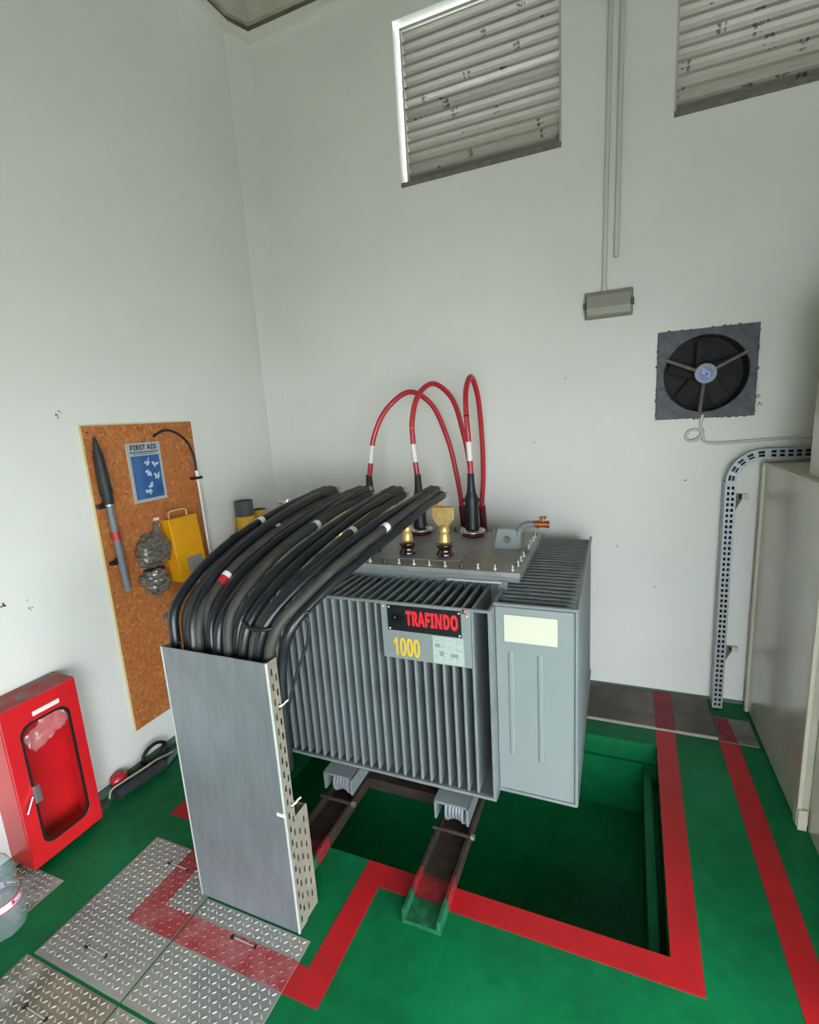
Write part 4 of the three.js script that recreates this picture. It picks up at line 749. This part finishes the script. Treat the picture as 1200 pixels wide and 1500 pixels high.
{ // perforated tray rising from the floor and bending right along the wall
  const t = thing('wall_cable_tray', 'perforated grey cable tray rising from the floor and bending right', 'cable tray', P(0.515, 0, -2.74));
  const zf = Z(-2.735), zb = Z(-2.80), xl = X(0.490), xr = X(0.536), yTop = Y(1.20), R = 0.14, w = xr - xl;
  const holesV = []; for (let y = 0.03; y < yTop - 0.03; y += 0.034) for (const c of [0.3, 0.7]) { const x = xl + w * c; holesV.push([[x - 0.007, y], [x + 0.007, y], [x + 0.007, y + 0.019], [x - 0.007, y + 0.019]]); }
  const v = extrude([[xl, 0.013], [xr, 0.013], [xr, yTop], [xl, yTop]], 0.003, holesV.filter((h) => h[0][1] > 0.025)); v.translate(0, 0, zf); part('upright_run', metreUV(v), M.wallTray, t, 'face with two rows of slots');
  const cx = xr + R, arc = (r, n = 14) => Array.from({ length: n + 1 }, (_, i) => { const a = Math.PI - i / n * Math.PI / 2; return [cx + Math.cos(a) * r, yTop + Math.sin(a) * r]; });
  const holesE = []; for (let i = 0; i < 5; i++) for (const c of [0.33, 0.68]) { const a = Math.PI - (i + 0.5) / 5 * Math.PI / 2, r = R + w * (1 - c), q = (da, dr) => [cx + Math.cos(a + da) * (r + dr), yTop + Math.sin(a + da) * (r + dr)]; holesE.push([q(-0.09, -0.008), q(0.09, -0.008), q(0.09, 0.008), q(-0.09, 0.008)]); }
  const e = extrude([...arc(R + w), ...arc(R).reverse()], 0.003, holesE); e.translate(0, 0, zf); part('bend', metreUV(e), M.wallTray, t, 'segmented bend');
  const xe = X(0.95), yb = yTop + R, holesH = []; for (let x = cx + 0.02; x < xe - 0.03; x += 0.04) for (const c of [0.3, 0.7]) { const y = yb + w * c; holesH.push([[x, y - 0.008], [x + 0.024, y - 0.008], [x + 0.024, y + 0.008], [x, y + 0.008]]); }
  const h = extrude([[cx, yb], [xe, yb], [xe, yb + w], [cx, yb + w]], 0.003, holesH); h.translate(0, 0, zf); part('level_run', metreUV(h), M.wallTray, t, 'run along the wall with slots');
  part('back', join([boxM(xl, xl + 0.003, 0.013, yTop, zb, zf), boxM(xr - 0.003, xr, 0.013, yTop, zb, zf), boxM(xl, xr, 0.013, yTop, zb - 0.003, zb), boxM(cx, xe, yb, yb + 0.003, zb, zf), boxM(cx, xe, yb + w - 0.003, yb + w, zb, zf), boxM(cx, xe, yb, yb + w, zb - 0.003, zb)]), M.wallTray, t);
  for (const y of [1.09, 0.285]) {
    const g = extrude([[0, -0.05], [0.018, -0.05], [0.05, 0.02], [0.05, 0.055], [0, 0.055]], 0.01); g.translate(xr, Y(y), zb - 0.02); const b = part('bracket', metreUV(g), M.fanSpoke, t, 'brown steel bracket');
    part('bracket_arm', boxM(xr + 0.03, xr + 0.085, Y(y) + 0.02, Y(y) + 0.052, 0.001, zb - 0.01, 0.003), M.cabinetTrim, b);
  }
}
{ // black cables lying inside that tray
  const xm = X(0.513), R = 0.14 + 0.029, cx = X(0.536) + 0.14, yT = Y(1.20), z = Z(-2.735) - 0.024, pts = [];
  for (const y of [0.02, 0.3, 0.7, 1.1, 1.45]) pts.push(new THREE.Vector3(xm, y, z));
  for (let i = 0; i <= 6; i++) { const a = Math.PI - i / 6 * Math.PI / 2; pts.push(new THREE.Vector3(cx + Math.cos(a) * R, yT + Math.sin(a) * R, z)); }
  for (const x of [0.72, 0.82, 0.93]) pts.push(new THREE.Vector3(X(x), yT + R, z));
  single('tray_cable', tube(pts, 0.019, 90, 10), M.blackRubber, 'black cable lying inside the perforated wall tray', 'cable');
}
// ================================================================ switchgear cabinets on the right
{
  const t = thing('switchgear_cabinet', 'beige steel switchgear cabinet against the back wall', 'cabinet', P(1.1, 0, -2.4));
  part('body', bx(0.652, 1.55, 0.012, 1.285, -2.765, -1.992, 0.004), M.cabinet, t);
  part('rear_post', bx(0.640, 0.656, 0.0, 1.287, -2.785, -2.755, 0.003), M.cabinetTrim, t, 'pale rear corner post');
  part('front_post', bx(0.648, 0.662, 0.012, 1.287, -1.998, -1.985, 0.002), M.cabinetTrim, t, 'pale front corner strip');
  part('foot', bx(0.650, 0.68, 0.0, 0.085, -2.03, -1.975, 0.004), M.cabinetTrim, t, 'worn corner foot');
  part('top_lip', bx(0.646, 1.55, 1.28, 1.293, -2.77, -1.988, 0.003), M.cabinetTrim, t);
  part('upper_compartment', bx(0.684, 1.55, 1.293, 1.95, -2.305, -1.2, 0.004), M.cabinet, t, 'taller box on top');
  const u = thing('switchgear_cabinet', 'beige switchgear cabinet with a rusty spot, nearest the right edge', 'cabinet', P(1.1, 0, -1.6));
  part('body', bx(0.684, 1.55, 0.0, 1.29, -1.984, -1.2, 0.004), M.cabinet, u);
  const s = extrude([[-0.03, 0], [0.012, -0.06], [0.035, -0.01], [0.028, 0.05], [0.0, 0.075], [-0.02, 0.03]], 0.001); s.rotateY(-Math.PI / 2); s.translate(X(0.684) - 0.0005, Y(0.27), Z(-1.90)); part('rust_patch', metreUV(s), M.rust, u, 'dark rusty patch');
}
// hose lying on the pit bottom
single('pit_hose', tube([P(0.09, -0.352, -1.62), P(0.06, -0.36, -1.52), P(0.02, -0.36, -1.44), P(0.005, -0.36, -1.37)], 0.010, 30, 8), M.black, 'black hose lying on the pit bottom by its right wall', 'hose');
single('red_bottle_top', lathe([[0, 0.012], [0.014, 0.011], [0.017, 0.0]], 14).translate(X(-0.16), Y(-0.369), Z(-1.52)), M.redCable, 'small red bottle top on the pit bottom', 'bottle top');

renderer.render(scene, camera);
